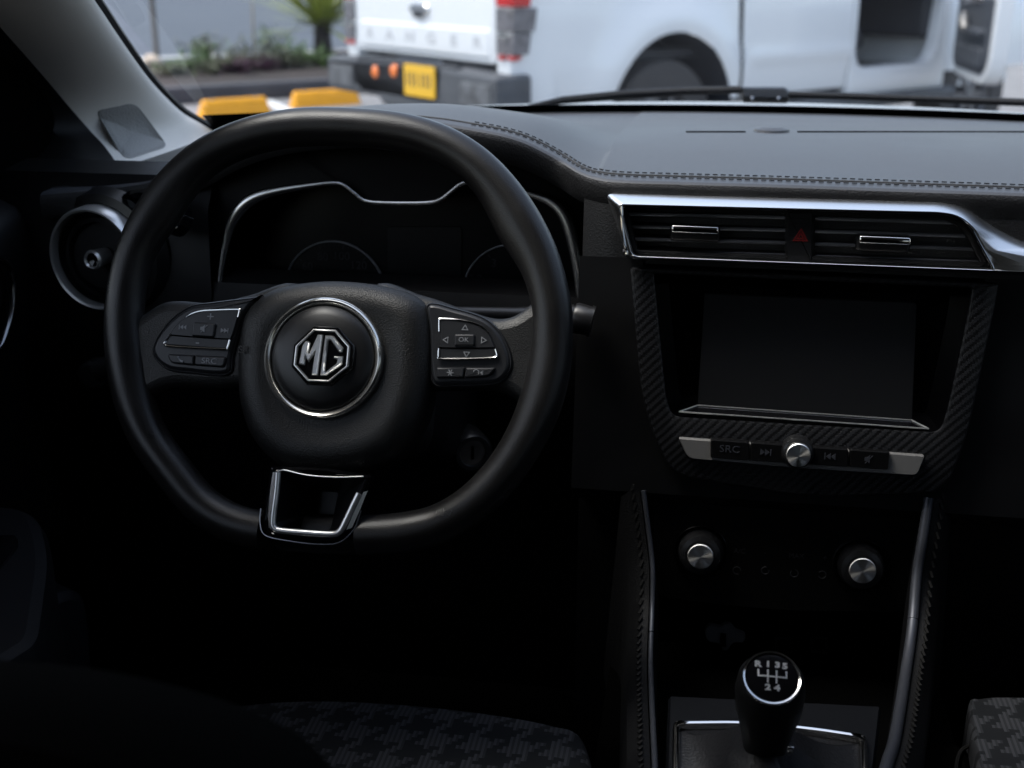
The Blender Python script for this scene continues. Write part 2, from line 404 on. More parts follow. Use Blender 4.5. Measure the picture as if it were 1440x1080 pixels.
# yucca
yb = soil_at(455, 84); yt = thing('yucca_palm', 'spiky green palm on a thick dark trunk behind the kerb', 'palm', yb)
b = MB(); b.tube([yb - nz * .1, yb + nz * .25, yb + nz * .48 + Vector((.02, 0, 0))], [.15, .12, .10], 14); b.build('trunk', M_bark, yt)
b = MB(); top = yb + nz * .42
for i in range(130):
    a_ = random.uniform(0, 6.283); el = random.uniform(-.1, 1.45); d = Vector((math.cos(a_) * math.cos(el), math.sin(a_) * math.cos(el), math.sin(el)))
    L_ = random.uniform(.7, 1.35); s_ = d.cross(nz).normalized(); wd = .036
    p0 = top + d * .05; p1 = top + d * L_ * .5; p2 = top + d * L_ - nz * .10 * (1 - el / 2)
    b.add([p0 - s_ * wd * .6, p0 + s_ * wd * .6, p1 + s_ * wd, p1 - s_ * wd, p2], [[0, 1, 2, 3], [3, 2, 4]], 0, False)
b.build('crown', M_yucca, yt)
# thin post and stones
pb = soil_at(222, 92); pt = thing('thin_post', 'thin grey brown post standing in the planted strip', 'post', pb)
b = MB(); b.tube([pb - nz * .1, pb + nz * 1.6], .035, 12); b.build('pole', mat('weathered_post', (.16, .14, .125), .8, var=.2), pt)
b = MB(); b.tube([pb + nz * 1.6, pb + nz * 1.63], [.036, .02], 12); b.build('cap', M_wallb, pt)
pb = soil_at(358, 95); pt = thing('dry_stake', 'slim dry stake among the weeds left of the spiky palm', 'stake', pb)
b = MB(); b.tube([pb - nz * .05, pb + nz * .8 + Vector((.03, 0, 0))], [.018, .012], 8); b.build('stick', mat('dry_wood', (.22, .19, .14), .9), pt)
def stone(u, v, r, m_, label):
    p = soil_at(u, v); bm = bmesh.new(); bmesh.ops.create_icosphere(bm, subdivisions=3, radius=r)
    for q in bm.verts: q.co = Vector((q.co.x * 1.2, q.co.y, q.co.z * .8)) * (1 + .12 * math.sin(q.co.x * 30 + q.co.z * 20))
    bm.verts.index_update(); bb = MB(); bb.add([p + q.co + nz * r * .5 for q in bm.verts], [[x.index for x in f.verts] for f in bm.faces]); bm.free()
    tag(bb.build('stone', m_), label, 'stone')
stone(214, 93, .11, mat('cream_stone', (.55, .46, .36), .8, var=.15), 'cream stone lying on the soil beside the thin post')
stone(377, 90, .09, mat('pinkish_stone', (.30, .26, .24), .8, var=.15), 'pinkish stone among the plants left of the spiky palm')

# ================================================================== white pickup truck
M_truck = mat('white_car_paint', (.79, .81, .83), .32, coat=.6, spec=.5)
M_tlow = mat('grey_bumper_plastic', (.065, .07, .08), .55, var=.15)
M_tdark = mat('dark_cabin_trim', (.020, .023, .030), .6)
M_ttrim = mat('grey_door_trim', (.045, .052, .065), .6)
M_tyre = mat('tyre_rubber', (.055, .052, .052), .85, bump=('noise', 80, .4, .01))
M_alloy = mat('dark_alloy', (.18, .18, .19), .4, .8)
M_lred = mat('red_lamp_lens', (.55, .015, .015), .12, coat=.6)
M_lclr = mat('clear_lamp_lens', (.15, .145, .155), .12, coat=.6, var=.4, vscale=22)
M_step = mat('bumper_step_plastic', (.10, .105, .115), .4, var=.5, vscale=18)
M_plate = mat('yellow_plate', (.80, .46, .02), .5)
M_amber = mat('amber_reflection', (.95, .22, .03), .2, coat=.5)  # colour of the orange light reflections on the bumper
M_twin = mat('dark_car_glass', (.02, .025, .03), .05, coat=.5)
HEAD = RAD(46); TO = Vector((-1.09, 6.64, 0)); LIFT = .07
tx = Vector((math.cos(HEAD), math.sin(HEAD), 0)); ty = Vector((-math.sin(HEAD), math.cos(HEAD), 0))
def T(x, y, z): return TO + tx * x + ty * y + nz * (z + LIFT)               # x forward from the tail, y from right side to left side
truck = thing('pickup_truck', 'white double cab pickup parked outside with its front side door open', 'pickup truck', T(2.6, .92, 0))
TW = 1.85
AR = (1.20, .43, .49)                                             # arch centre x, z and radius
def side_y(x, z):
    y = .035 * max(0, (z - 1.0)) ** 1.2 * 3 + .09 * max(0, .75 - z) ** 1.3 * 2
    y -= .012 * math.exp(-((z - .74) / .05) ** 2) * (1 if x > 1.9 else 0)
    r = math.hypot(x - AR[0], z - AR[1]); y -= .055 * math.exp(-((r - AR[2] - .05) / .14) ** 2) if r > AR[2] - .05 else 0
    return y + .03
def side(x0, x1, z0, z1, nx, nz_, flip=False, arch=True):
    b = MB(); xs_ = [x0 + (x1 - x0) * i / nx for i in range(nx + 1)]
    if arch:
        xs_ += [AR[0] + AR[2] * math.cos(RAD(3 * k_)) for k_ in range(61)]; xs_ = sorted(q for q in xs_ if x0 <= q <= x1)
    rows_ = []
    for x in xs_:
        zl = z0
        if arch and abs(x - AR[0]) < AR[2]: zl = max(z0, AR[1] + math.sqrt(AR[2] ** 2 - (x - AR[0]) ** 2))
        col = []
        for k_ in range(nz_ + 1):
            z = zl + (z1 - zl) * (k_ / nz_) ** 1.2; y = side_y(x, z); col.append(T(x, TW - y if flip else y, z))
        rows_.append(col)
    b.rings(rows_, close=False); return b
bt = side(.03, 1.76, .50, 1.30, 70, 32); 
b2 = side(.03, 1.76, .50, 1.30, 40, 18, True); bt.add(b2.v, b2.f)
bt.add([T(.05, .05, 1.30), T(1.75, .05, 1.30), T(1.75, .16, 1.31), T(.05, .16, 1.31)], [[0, 1, 2, 3]])
bt.add([T(.05, TW - .05, 1.30), T(1.75, TW - .05, 1.30), T(1.75, TW - .16, 1.31), T(.05, TW - .16, 1.31)], [[0, 1, 2, 3]])
bt.add([T(1.75, .04, .55), T(1.75, TW - .04, .55), T(1.75, TW - .04, 1.3), T(1.75, .04, 1.3)], [[0, 1, 2, 3]])
bt.build('cargo_bed', M_truck, truck)
bb = MB(); bb.box(T(.9, TW / 2, .78), (1.66, 1.5, .05), (tx, ty, nz)); bb.box(T(2.4, TW / 2, .50), (4.6, 1.1, .14), (tx, ty, nz), .02); bb.build('chassis_frame', M_tdark, truck)
# arch liner
bb = MB(); 
for yy in (.06, TW - .40):
    rs = []
    for k_ in range(25):
        a_ = math.pi * (1.08 - 1.16 * k_ / 24); rs.append([T(AR[0] + math.cos(a_) * (AR[2] - .005), yy + d_, AR[1] + math.sin(a_) * (AR[2] - .004)) for d_ in ((-.075, .34) if yy < 1 else (0, .415))])
    bb.rings(rs, close=False)
    bb.add([T(AR[0] - .5, yy + .17 + (.17 if yy < 1 else -.17), .2), T(AR[0] + .5, yy + .17 + (.17 if yy < 1 else -.17), .2), T(AR[0] + .5, yy + .17 + (.17 if yy < 1 else -.17), .9), T(AR[0] - .5, yy + .17 + (.17 if yy < 1 else -.17), .9)], [[0, 1, 2, 3]])
bb.build('wheel_arch_liner', M_tdark, truck)
def wheel(x, y, sgn):
    fr = Fr(T(x, y, .415 - LIFT), tx * (-sgn) * -1 if sgn > 0 else -tx, nz)      # normal points out of the car
    if fr.n.dot(ty) * sgn < 0: fr = Fr(T(x, y, .415 - LIFT), -fr.ex, nz)
    bb = MB(); bb.lathe(fr, (0, 0), [(.24, -.24), (.40, -.24), (.415, -.21), (.415, -.03), (.402, 0), (.32, .008), (.235, 0), (.22, -.05)], 48, cap1=False)
    ty_ = bb.build('tyre', M_tyre, None); wh = bpy.data.objects.new('wheel', None); COL.objects.link(wh); wh.parent = truck
    bpy.data.objects.remove(ty_)
    bb.build('tyre', M_tyre, wh)
    rb = MB(); rb.lathe(fr, (0, 0), [(.225, -.20), (.225, -.02), (.215, -.015), (.205, -.03), (.20, -.09), (.05, -.09)], 40)
    for k_ in range(6):
        a_ = k_ * math.pi / 3; c_, s_ = math.cos(a_), math.sin(a_)
        ab = [(c_ * r_ - s_ * o_, s_ * r_ + c_ * o_) for r_, o_ in ((.03, -.03), (.21, -.022), (.21, .022), (.03, .03))]
        rb.pillow(fr, ab, [(0, -.085), (0, -.04), (.006, -.032)])
    rb.lathe(fr, (0, 0), [(.05, -.05), (.045, -.022), (.03, -.018)], 24)
    rb.build('rim', M_alloy, wh)
for x in (1.20, 4.42):
    wheel(x, .08, -1); wheel(x, TW - .08, 1)
# tail
TF = Fr(T(.0, TW / 2, 0), -ty, nz)          # a to the right in the picture
b = MB(); b.pillow(TF, rpoly([(-.755, .775), (.755, .775), (.755, 1.28), (-.755, 1.28)], .03), [(0, -.06), (0, -.012), (.004, -.004), (.012, 0)])
b.pillow(TF, rpoly([(-.72, .80), (.72, .80), (.71, .965), (-.71, .965)], .03), [(0, -.002), (.010, .008), (.02, .011)])
tg = b.build('tailgate', M_truck, truck)
M_let = mat('pale_grey_letters', (.52, .53, .55), .5)
for i, ch_ in enumerate('RANGER'):
    b = MB(); b.text(TF, (-.575 + .235 * i, .885), ch_, .085, .0112, depth=.002, sx=1.6, bold=.003); b.build('letter', M_let, tg)
b = MB(); b.pillow(TF, spl([(-.10, 1.03), (0, 1.00), (.10, 1.03), (.09, 1.075), (0, 1.088), (-.09, 1.075)], 32), [(0, 0), (.004, .012), (.012, .018)], 0); b.pillow(TF, rpoly([(-.055, 1.00), (.055, 1.00), (.045, 1.04), (-.045, 1.04)], .012), [(0, .016), (.003, .022)], 1)
b.build('handle', [M_chrome, M_tdark], tg)
for s_ in (-1, 1):
    b = MB(); b.pillow(TF, rpoly([(s_ * .762, .56), (s_ * .90, .56), (s_ * .885, 1.29), (s_ * .762, 1.29)], .02), [(0, -.3), (0, -.02), (.006, -.006), (.015, -.002)])
    b.build('rear_panel', M_truck, truck)
for s_ in (-1, 1):
    if True:
        lens = bpy.data.objects.new('tail_lamp', None); COL.objects.link(lens); lens.parent = truck
        def q(z0, z1, x0, x1, x2, x3, m_, nm, h=.012):
            bb = MB(); bb.pillow(TF, rpoly([(s_ * x0, z0), (s_ * x1, z0), (s_ * x3, z1), (s_ * x2, z1)], .012), [(0, -.03), (0, h - .006), (.004, h - .001), (.012, h)]); bb.build(nm, m_, lens)
        q(1.085, 1.24, .775, .895, .78, .895, M_lred, 'red_lens'); q(.955, 1.078, .775, .892, .775, .893, M_lclr, 'clear_lens'); q(.935, .95, .775, .892, .775, .892, M_chrome, 'chrome_strip', .016); q(.835, .93, .78, .88, .775, .892, M_lclr, 'clear_lens'); q(.805, .83, .79, .86, .785, .876, M_lred, 'red_lens')
        # the part that wraps round the side
        bb = MB(); yy = 0.012 if s_ > 0 else TW - .012
        for z0, z1, L_, mi in ((1.085, 1.24, .14, 0), (.955, 1.078, .17, 1), (.835, .95, .13, 1), (.805, .83, .07, 0)):
            fr = Fr(T(0, yy, 0), tx if s_ > 0 else -tx, nz); sg = 1 if s_ > 0 else -1
            bb.pillow(fr, rpoly([(sg * -.005, z0), (sg * (L_ - .02), z0), (sg * L_, z1), (sg * -.005, z1)], .01), [(0, -.03), (0, 0), (.006, .008)], mi)
        bb.build('side_lens', [M_lred, M_lclr], lens)
b = MB(); b.pillow(TF, rpoly([(-.95, .52), (-.30, .52), (-.26, .47), (.34, .47), (.38, .52), (.95, .52), (.95, .73), (.38, .75), (.34, .58), (-.50, .58), (-.56, .75), (-.95, .73)], .03), [(0, -.10), (0, .10), (.012, .125), (.03, .13)])
bp_ = b.build('bumper', M_tlow, truck)
for s_ in (-1, 1):
    b = MB(); b.pillow(TF, rpoly([(s_ * .60, .55), (s_ * .90, .55), (s_ * .90, .69), (s_ * .60, .69)], .03), [(0, .12), (.006, .136), (.02, .138)]); b.build('corner_step', M_step, bp_)
b = MB(); b.box(T(-.092, TW / 2, .66), (.05, 1.1, .20), (tx, ty, nz), .01); b.build('bumper_recess', M_tdark, truck)
PFr = Fr(T(-.146, TW / 2 - .20, .655), -ty, nz)
b = MB(); b.pillow(PFr, rpoly([(-.165, -.09), (.165, -.09), (.165, .09), (-.165, .09)], .012), [(0, -.006), (0, .001), (.003, .003)])
for k_ in range(6):
    x_ = -.12 + k_ * .044 + (.018 if k_ > 2 else 0); b.pillow(PFr, rpoly([(x_ - .009, -.035), (x_ + .009, -.035), (x_ + .009, .045), (x_ - .009, .045)], .006), [(0, .0025), (.001, .004)], 1)
b.build('licence_plate', [M_plate, M_tdark], truck)
for aa, zz in ((-.31, .67), (-.09, .69)):
    b = MB(); b.lathe(TF, (aa - .02, zz), [(.040, .11), (.040, .128), (.033, .137), (.015, .141)], 24); b.build('orange_reflection', M_amber, truck)  # amber discs imitate orange lights reflected in the bumper
# cab
def cabside(flip):
    b = side(1.80, 2.86, .50, 1.12, 30, 28, flip, False); return b
cabside(False).build('rear_door', M_truck, truck); cabside(True).build('rear_door', M_truck, truck)
CF = Fr(T(2.87, .03, 0), tx, nz)            # plane of the right side, facing us
outer = rpoly([(0, .42), (1.09, .42), (1.09, 1.12), (0, 1.12)], .04, 6)
inner = rpoly([(.055, .62, .14), (.95, .62, .16), (1.01, 1.115, .01), (.055, 1.115, .01)], .1, 6)
b = MB(); b.frame(CF, outer, inner, -.10, .0, .02); b.build('door_aperture', M_truck, truck)
b = MB(); b.frame(Fr(T(2.87, TW - .03, 0), tx, nz), outer, inner, -.02, .02, .01)
b.pillow(Fr(T(2.87, TW - .03, 0), -tx, nz), [(-q[0], q[1]) for q in inner], [(0, -.02), (0, .0), (.01, .006)]); b.build('offside_door', M_truck, truck)
b = MB(); b.box(T(3.05, .93, .50), (2.4, 1.66, .08), (tx, ty, nz)); b.box(T(3.2, .62, .78), (.5, .5, .16), (tx, ty, nz), .05); b.box(T(2.98, .62, 1.1), (.16, .5, .7), (tx, ty, nz), .06)
b.box(T(3.2, 1.25, .78), (.5, .5, .16), (tx, ty, nz), .05); b.box(T(2.98, 1.25, 1.1), (.16, .5, .7), (tx, ty, nz), .06); b.box(T(4.0, .93, .95), (.4, 1.6, .34), (tx, ty, nz), .06); b.build('cabin_seats', M_tdark, truck)
b = MB(); b.tube([T(1.9, .0, .40), T(4.0, .0, .40)], .05, 12); b.box(T(2.95, .03, .40), (2.0, .14, .03), (tx, ty, nz), .01); b.build('side_step', M_tlow, truck)
# greenhouse and roof
rs = [[T(1.80, .06, 1.12), T(4.28, .06, 1.12), T(4.28, TW - .06, 1.12), T(1.80, TW - .06, 1.12)], [T(2.05, .17, 1.72), T(3.55, .17, 1.72), T(3.55, TW - .17, 1.72), T(2.05, TW - .17, 1.72)]]
b = MB(); b.rings(rs, smooth=False); b.build('window', M_twin, truck)
b = MB(); b.pillow(Fr(T(2.8, TW / 2, 1.71), tx, ty), rpoly([(-.78, -.77), (.78, -.77), (.78, .77), (-.78, .77)], .15), [(0, 0), (.02, .05), (.10, .09)])
for x0, x1 in ((1.80, 2.05), (2.86, 2.83), (4.27, 3.54)):
    for yy, y1 in ((.055, .165), (TW - .055, TW - .165)): b.tube([T(x0, yy, 1.10), T(x1, y1, 1.73)], .04, 8)
b.build('roof', M_truck, truck)
b = MB(); b.pillow(Fr(T(4.8, TW / 2, .55), tx, ty), rpoly([(-.83, -.90), (.62, -.86), (.62, .86), (-.83, .90)], .15), [(0, 0), (0, .42), (.04, .52), (.12, .56)]); b.box(T(4.42, .93, .52), (1.0, 1.6, .2), (tx, ty, nz)); b.build('front_body', M_truck, truck)
# open front door, hinged at its front edge and swung out towards us
hx = 3.965; ang = RAD(46); dx = (-tx * math.cos(ang) - ty * math.sin(ang)); DO = T(hx, -.02, 0)
DF = Fr(DO, -dx, nz)
if DF.n.dot(CAM - DO) < 0: DF = Fr(DO, dx, nz)
sg = 1 if DF.ex.dot(dx) > 0 else -1
def D(p): return [(sg * q[0],) + tuple(q[1:]) for q in p]
b = MB(); b.pillow(DF, rpoly(D([(.02, .54, .14), (1.08, .54, .20), (1.12, 1.12, .03), (.02, 1.12, .03)])), [(0, -.10), (0, -.012), (.012, 0)], back=True)
dr = b.build('front_door', M_truck, truck)
b = MB(); b.pillow(DF, rpoly(D([(.06, .60, .12), (1.03, .60, .20), (1.05, 1.10, .03), (.07, 1.10, .03)])), [(0, -.004), (.006, .012), (.02, .02)])
b.pillow(DF, rpoly(D([(.35, .84), (.95, .84), (.95, .90), (.35, .90)]), .03), [(0, .015), (.01, .06), (.02, .066)])
b.pillow(DF, rpoly(D([(.25, .64), (.95, .64), (.95, .78), (.25, .78)]), .04), [(0, .015), (.01, .035), (.02, .04)])
b.build('door_trim', M_ttrim, dr)
b = MB(); b.tube([DF.pt(sg * .46, .97, .055), DF.pt(sg * .54, .93, .075), DF.pt(sg * .60, .88, .075)], [.022, .03, .025], 12); b.build('handle', M_silverpaint, dr)
b = MB(); b.pillow(DF, rpoly(D([(.30, 1.03), (.80, 1.05), (.80, 1.095), (.30, 1.095)]), .02), [(0, .015), (.006, .03)]); b.build('switch_strip', M_lclr, dr)
# ================================================================== the car's own shell
CX = .08
def ybase(x): return 1.50 + .22 * (1 - min(1, ((x - CX) / .72) ** 2))
def glass_pt(x, t):
    """t 0 at the cowl, 1 at the header"""
    y0 = ybase(x); return Vector((x + (CX - x) * .13 * t, y0 - .92 * t + (.06 * t * (1 - abs(x - CX) / .72)), 1.199 + .421 * t + .02 * math.sin(math.pi * t)))
body = thing('car_body', 'dark cabin shell of the car around the windscreen', 'car body', (CX, .6, 0))
xs = [CX - .72 + 1.44 * i / 40 for i in range(41)]
b = MB(); b.rings([[glass_pt(x, t) for x in xs] for t in [i / 16 for i in range(17)]], close=False); ws = b.build('windscreen', M_glass, body)
b = MB(); b.rings([[glass_pt(x, t) + Vector((0, -.004, -.004)) for x in xs] for t in (-.03, .0, .02, .040)], close=False)
b.build('black_band', M_frit, ws)
# roof, rear and side walls
b = MB()
hd = [glass_pt(x, 1) + Vector((0, 0, -.012)) for x in xs]
rs = [hd, [Vector((CX + (p.x - CX) * 1.06, p.y - .05, p.z + .025)) for p in hd]]
rs += [[Vector((CX + (x - CX) * k_, y, z_ - .05 * abs((x - CX) / .72) ** 6)) for x in xs] for y, z_, k_ in ((.52, 1.665, 1.12), (.2, 1.68, 1.14), (-.4, 1.68, 1.14), (-1.0, 1.68, 1.14), (-1.25, 1.68, 1.14))]
b.rings(rs, close=False)
for s_ in (-1, 1):      # cant rails from the header corner out to the side walls
    b.rings([[Vector((CX + s_ * q_, y, z_)) for y, z_ in ((.75, 1.60), (.95, 1.50), (1.15, 1.42))] for q_ in (.55, .70, .84)], close=False)
b.build('headlining', M_roof, body)
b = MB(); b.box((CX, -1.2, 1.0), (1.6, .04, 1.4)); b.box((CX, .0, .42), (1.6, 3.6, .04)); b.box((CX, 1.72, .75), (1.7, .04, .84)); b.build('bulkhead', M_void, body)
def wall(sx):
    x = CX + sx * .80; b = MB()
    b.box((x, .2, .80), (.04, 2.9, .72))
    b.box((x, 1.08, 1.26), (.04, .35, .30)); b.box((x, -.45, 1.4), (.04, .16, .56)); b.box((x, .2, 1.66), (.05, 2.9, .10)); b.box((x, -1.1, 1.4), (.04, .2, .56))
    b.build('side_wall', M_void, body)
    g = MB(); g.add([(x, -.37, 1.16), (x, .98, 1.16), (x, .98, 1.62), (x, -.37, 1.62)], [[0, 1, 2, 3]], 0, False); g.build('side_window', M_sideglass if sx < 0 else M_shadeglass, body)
    g = MB(); g.add([(x, -1.0, 1.16), (x, -.53, 1.16), (x, -.53, 1.62), (x, -1.0, 1.62)], [[0, 1, 2, 3]], 0, False); g.build('rear_side_window', M_tint, body)
wall(-1); wall(1)
# front pillars
PILLAR_FACES = []
def pillar(sx):
    ed = [PY(300, 184, 1.50), PY(280, 172, 1.465), PY(255, 157, 1.42), PY(225, 128, 1.36), PY(200, 98, 1.30), PY(165, 48, 1.215), PY(133, 0, 1.147)]
    d_ = (ed[-1] - ed[-3]).normalized(); ed += [ed[-1] + d_ * .25, ed[-1] + d_ * .62]
    ed = [Vector(p) for p in spl([tuple(p) for p in ed], 40, False)]
    rs = []
    for i, p in enumerate(ed):
        t = i / 39; g = 1.0
        rx, ry = .095 * g, .080 * g; a0 = RAD(25); c0 = (p.x - rx * math.cos(a0), p.y - ry * math.sin(a0))
        row = [Vector((c0[0] + rx * math.cos(RAD(q)), c0[1] + ry * math.sin(RAD(q)), p.z)) for q in (75, 55, 40, 32, 25, 18, 10, 0, -10, -20, -30, -40, -50, -60, -70, -80, -90)]
        row += [Vector((c0[0] - .05, c0[1] - ry * .99, p.z)), Vector((c0[0] - .12, c0[1] - ry * .93, p.z)), Vector((c0[0] - .22, c0[1] - ry * .6, p.z))]
        ft = max(0, 1 - t * 1.6) ** 2.1
        for k_, q in enumerate((75, 55, 40, 32, 25, 18, 10, 0, -10, -20, -30, -40, -50, -60, -70, -80, -90, -90, -90, -90)):
            if q < 10: row[k_] = row[k_] + Vector((.10, -.27, 0)) * (((10 - q) / 100) ** 1.6 * ft)
        rs.append(row)
    # foot flare down to the dash
    foot = [q + Vector((-.004 * k_, -.012, -.06)) for k_, q in enumerate(rs[0])]
    rs = [foot] + rs
    b = MB(); b.rings([r[:15] for r in rs], close=False)
    fb = MB(); fb.rings([r[14:] + [r[-1] + Vector((-.25, -.10, -.02))] for r in [[q + Vector((0, 0, -.12)) for q in rs[0]]] + rs], close=False)
    if sx < 0: PILLAR_FACES[:] = [b.v + fb.v, b.f + [[i + len(b.v) for i in f] for f in fb.f]]
    if sx > 0:
        for bb_ in (b, fb):
            for q in bb_.v: q.x = 2 * CX - q.x
    fb.build('door_frame', M_plast, body)
    return b.build('windscreen_pillar', M_pillar, body), rs
pil, rs = pillar(-1); pillar(1)
# black rubber seal along the glass edge
b = MB(); b.tube([r[3] + Vector((.001, .002, 0)) for r in rs[1:]], .006, 8); b.build('rubber_seal', M_plast, body)
# speaker grille let into the pillar foot
from mathutils.bvhtree import BVHTree
bv = BVHTree.FromPolygons([tuple(v) for v in PILLAR_FACES[0]], PILLAR_FACES[1])
def hit(u, v): return bv.ray_cast(CAM, ray(u, v).normalized())[0]
gq = rpoly([(137, 157, 10), (190, 146, 12), (233, 205, 8), (176, 224, 14)], 10, 6); gcx, gcy = 184, 184
def drape(k_, h):
    row = []
    for u, v in gq:
        q, n_ = bv.ray_cast(CAM, ray(gcx + (u - gcx) * k_, gcy + (v - gcy) * k_).normalized())[:2]
        if n_.dot(q - CAM) > 0: n_ = -n_
        row.append(q + n_ * h)
    return row
b = MB(); b.rings([drape(k_, h) for k_, h in ((1.06, -.002), (1.05, .0006), (1.03, .0010), (1.0, .0010), (.985, .0004))], 0)
b.rings([drape(k_, h) for k_, h in ((.985, .0004), (.97, .0010), (.8, .0014), (.6, .0015), (.4, .0015), (.2, .0015), (.02, .0015))], 0, cap1=True)
b.build('speaker_grille', [M_grille, M_pillar], pil)
# bonnet and wiper outside
M_bon = mat('silver_grey_bonnet', (.30, .305, .31), .35, coat=.4)
b = MB(); xx = [CX - .78 + 1.56 * i / 24 for i in range(25)]
b.rings([[Vector((x, ybase(x) + .14 + dy, 1.194 - dz - .012 * ((x - CX) / .78) ** 2)) for x in xx] for dy, dz in ((0, .05), (.01, .006), (.05, 0), (.3, .04), (.6, .10), (.9, .20), (.95, .4))], close=False); b.build('bonnet', M_bon, body)
wt = thing('windscreen_wiper', 'black wiper arm lying along the bottom of the windscreen', 'wiper', PY(1075, 131, 1.80))
b = MB(); b.tube([PY(u, v, y) for u, v, y in ((735, 152, 1.74), (790, 141, 1.78), (880, 133, 1.82), (960, 128, 1.84), (1042, 126, 1.84))], [.004, .008, .010, .009, .008], 10, flat=.7, up=(0, 0, 1)); b.build('blade', M_plast, wt)
b = MB(); b.tube([PY(u, v, y) for u, v, y in ((1108, 133, 1.84), (1180, 135, 1.84), (1300, 139, 1.83), (1440, 144, 1.80), (1560, 150, 1.76))], .009, 10, flat=.6, up=(0, 0, 1)); b.build('arm', M_plast, wt)
fw = Fr(PY(1074, 131, 1.835), (1, 0, 0), (0, .3, 1))
b = MB(); b.pillow(fw, fw.locs(rpoly([(1040, 122), (1105, 122), (1112, 130), (1110, 142), (1044, 141)], 5)), [(0, -.02), (0, .0), (.004, .006)]); b.build('pivot_block', M_smooth, wt)
for u in (1058, 1095):
    b = MB(); b.lathe(fw, fw.loc(u, 138, .007), [(.0028, .002), (.0028, .0075), (.0015, .008)], 12); b.build('screw', M_dullchrome, wt)

# ================================================================== dashboard
dash = thing('dashboard', 'black dashboard with stitched soft top under the windscreen', 'dashboard', (CX, 1.15, .95))
# --- soft top with the hood over the dials
edge = [(60, 270, 1.08), (150, 262, 1.10), (225, 250, 1.11), (285, 226, 1.10), (340, 196, 1.09), (400, 177, 1.085), (477, 168, 1.08), (560, 167, 1.08), (610, 171, 1.08), (650, 177, 1.08), (700, 186, 1.08), (735, 196, 1.082), (765, 210, 1.084), (790, 224, 1.082), (812, 238, 1.066), (835, 247, 1.054), (870, 252, 1.044), (960, 255, 1.040), (1100, 259, 1.038), (1270, 265, 1.036), (1440, 271, 1.034), (1700, 282, 1.03), (2000, 296, 1.02)]
E = [Vector(p) for p in spl([tuple(PY(*e)) for e in edge], 160, False)]
def pad_front(p): return Vector((p.x, ybase(max(CX - .70, min(CX + .70, p.x))) - .012, 1.203 - .06 * max(0, min(1, (-.42 - p.x) / .12))))
def padrow(s_):
    row = []
    for p in E:
        f = pad_front(p); q = p.lerp(f, s_); k = max(0, min(1, (s_ - .12) / .7)); k = k * k * (3 - 2 * k)
        q.z = p.z * (1 - k) + f.z * k + .012 * math.sin(math.pi * s_) * (1 if p.x > -.1 else .4); row.append(q)
    return row
rows = [padrow(1 - i / 24) for i in range(25)]
RL = .007
lip = []
for a_ in (20, 45, 70, 90): a_ = RAD(a_); lip.append([p + Vector((0, -math.sin(a_) * RL, -(1 - math.cos(a_)) * RL)) for p in E])
lip.append([p + Vector((0, -RL, -.020)) for p in E]); lip.append([p + Vector((0, -RL + .004, -.026)) for p in E])
b = MB(); b.rings(rows + lip[:2], close=False)
rb_ = MB(); rb_.rings(lip[1:], close=False); rb_.build('front_roll', M_leather, dash, sharp=60)
pad = b.build('soft_top', M_pad, dash, sharp=60)
b = MB(); b.rings([lip[-1], [p + Vector((0, .10, -.028)) for p in E], [p + Vector((0, .13, -.10)) for p in E]], close=False); b.build('hood_lining', M_void, dash)
# twin stitch rows following the rear edge
b = MB()
def along(off, dz=.0008):
    pts = []
    for i, p in enumerate(E):
        f = pad_front(p); d = (f - p); d.z = 0; s_ = off / d.length; k = max(0, min(1, (s_ - .12) / .7)); k = k * k * (3 - 2 * k)
        q = p.lerp(f, s_); q.z = p.z * (1 - k) + f.z * k + .012 * math.sin(math.pi * s_) * (1 if p.x > -.1 else .4) + dz; pts.append(q)
    return pts
for off in (.010, .026):
    pts = along(off); acc = 0; step = .0068
    for i in range(len(pts) - 1):
        a, c = pts[i], pts[i + 1]
        if a.x < -.22: continue
        L_ = (c - a).length; t = acc
        while t < L_:
            p = a.lerp(c, t / L_); d = (c - a).normalized(); b.box(p, (.0042, .0011, .0008), (d, nz.cross(d), nz)); t += step
        acc = t - L_
b.build('stitching', M_darkthread, pad)
b = MB(); b.tube(along(.018, -.0002), .0013, 6); b.build('seam', M_darkthread, pad)
# windscreen demister slots: a thin dark seam across the top
def top_at(u, v):
    z = 1.215
    for _ in range(6):
        p = PZ(u, v, z); e = min(E, key=lambda q: abs(q.x - p.x)); f = pad_front(e); s_ = (p.y - e.y) / (f.y - e.y); k = max(0, min(1, (s_ - .12) / .7)); k = k * k * (3 - 2 * k)
        z = e.z * (1 - k) + f.z * k + .012 * math.sin(math.pi * max(0, min(1, s_))) * (1 if e.x > -.1 else .4)
    return PZ(u, v, z)
for us in ((965, 1005, 1048), (1122, 1200, 1300, 1440, 1600)):
    b = MB(); b.tube([top_at(u, 186) + Vector((0, 0, .0004)) for u in us], .0028, 6, flat=.35, up=(0, 0, 1)); b.build('demister_slot', M_void, pad)
fr = Fr(top_at(1085, 185), (1, 0, 0), (0, 1, 0)); b = MB(); b.lathe(fr, (0, 0), [(.020, -.002), (.018, .003), (.010, .005)], 32); b.build('light_sensor', M_pad, pad)

# --- fascia sheet under the soft top
CA = RAD(10)
CF_ = Fr((CX, 1.03, 1.20), (1, 0, 0), (0, math.sin(CA), math.cos(CA)))      # centre stack plane
def cfY(z, h=0): return 1.03 - (1.20 - z) * math.tan(CA) - h / math.cos(CA)
def fascia(x0, x1, prof, n=12, name='fascia', m_=None):
    b = MB(); b.rings([[Vector((x0 + (x1 - x0) * i / n, y, z)) for i in range(n + 1)] for y, z in prof], close=False); return b.build(name, m_ or M_plast, dash)
XL, XR = PY(312, 400, 1.10).x - .004, PY(826, 400, 1.10).x
b = MB()
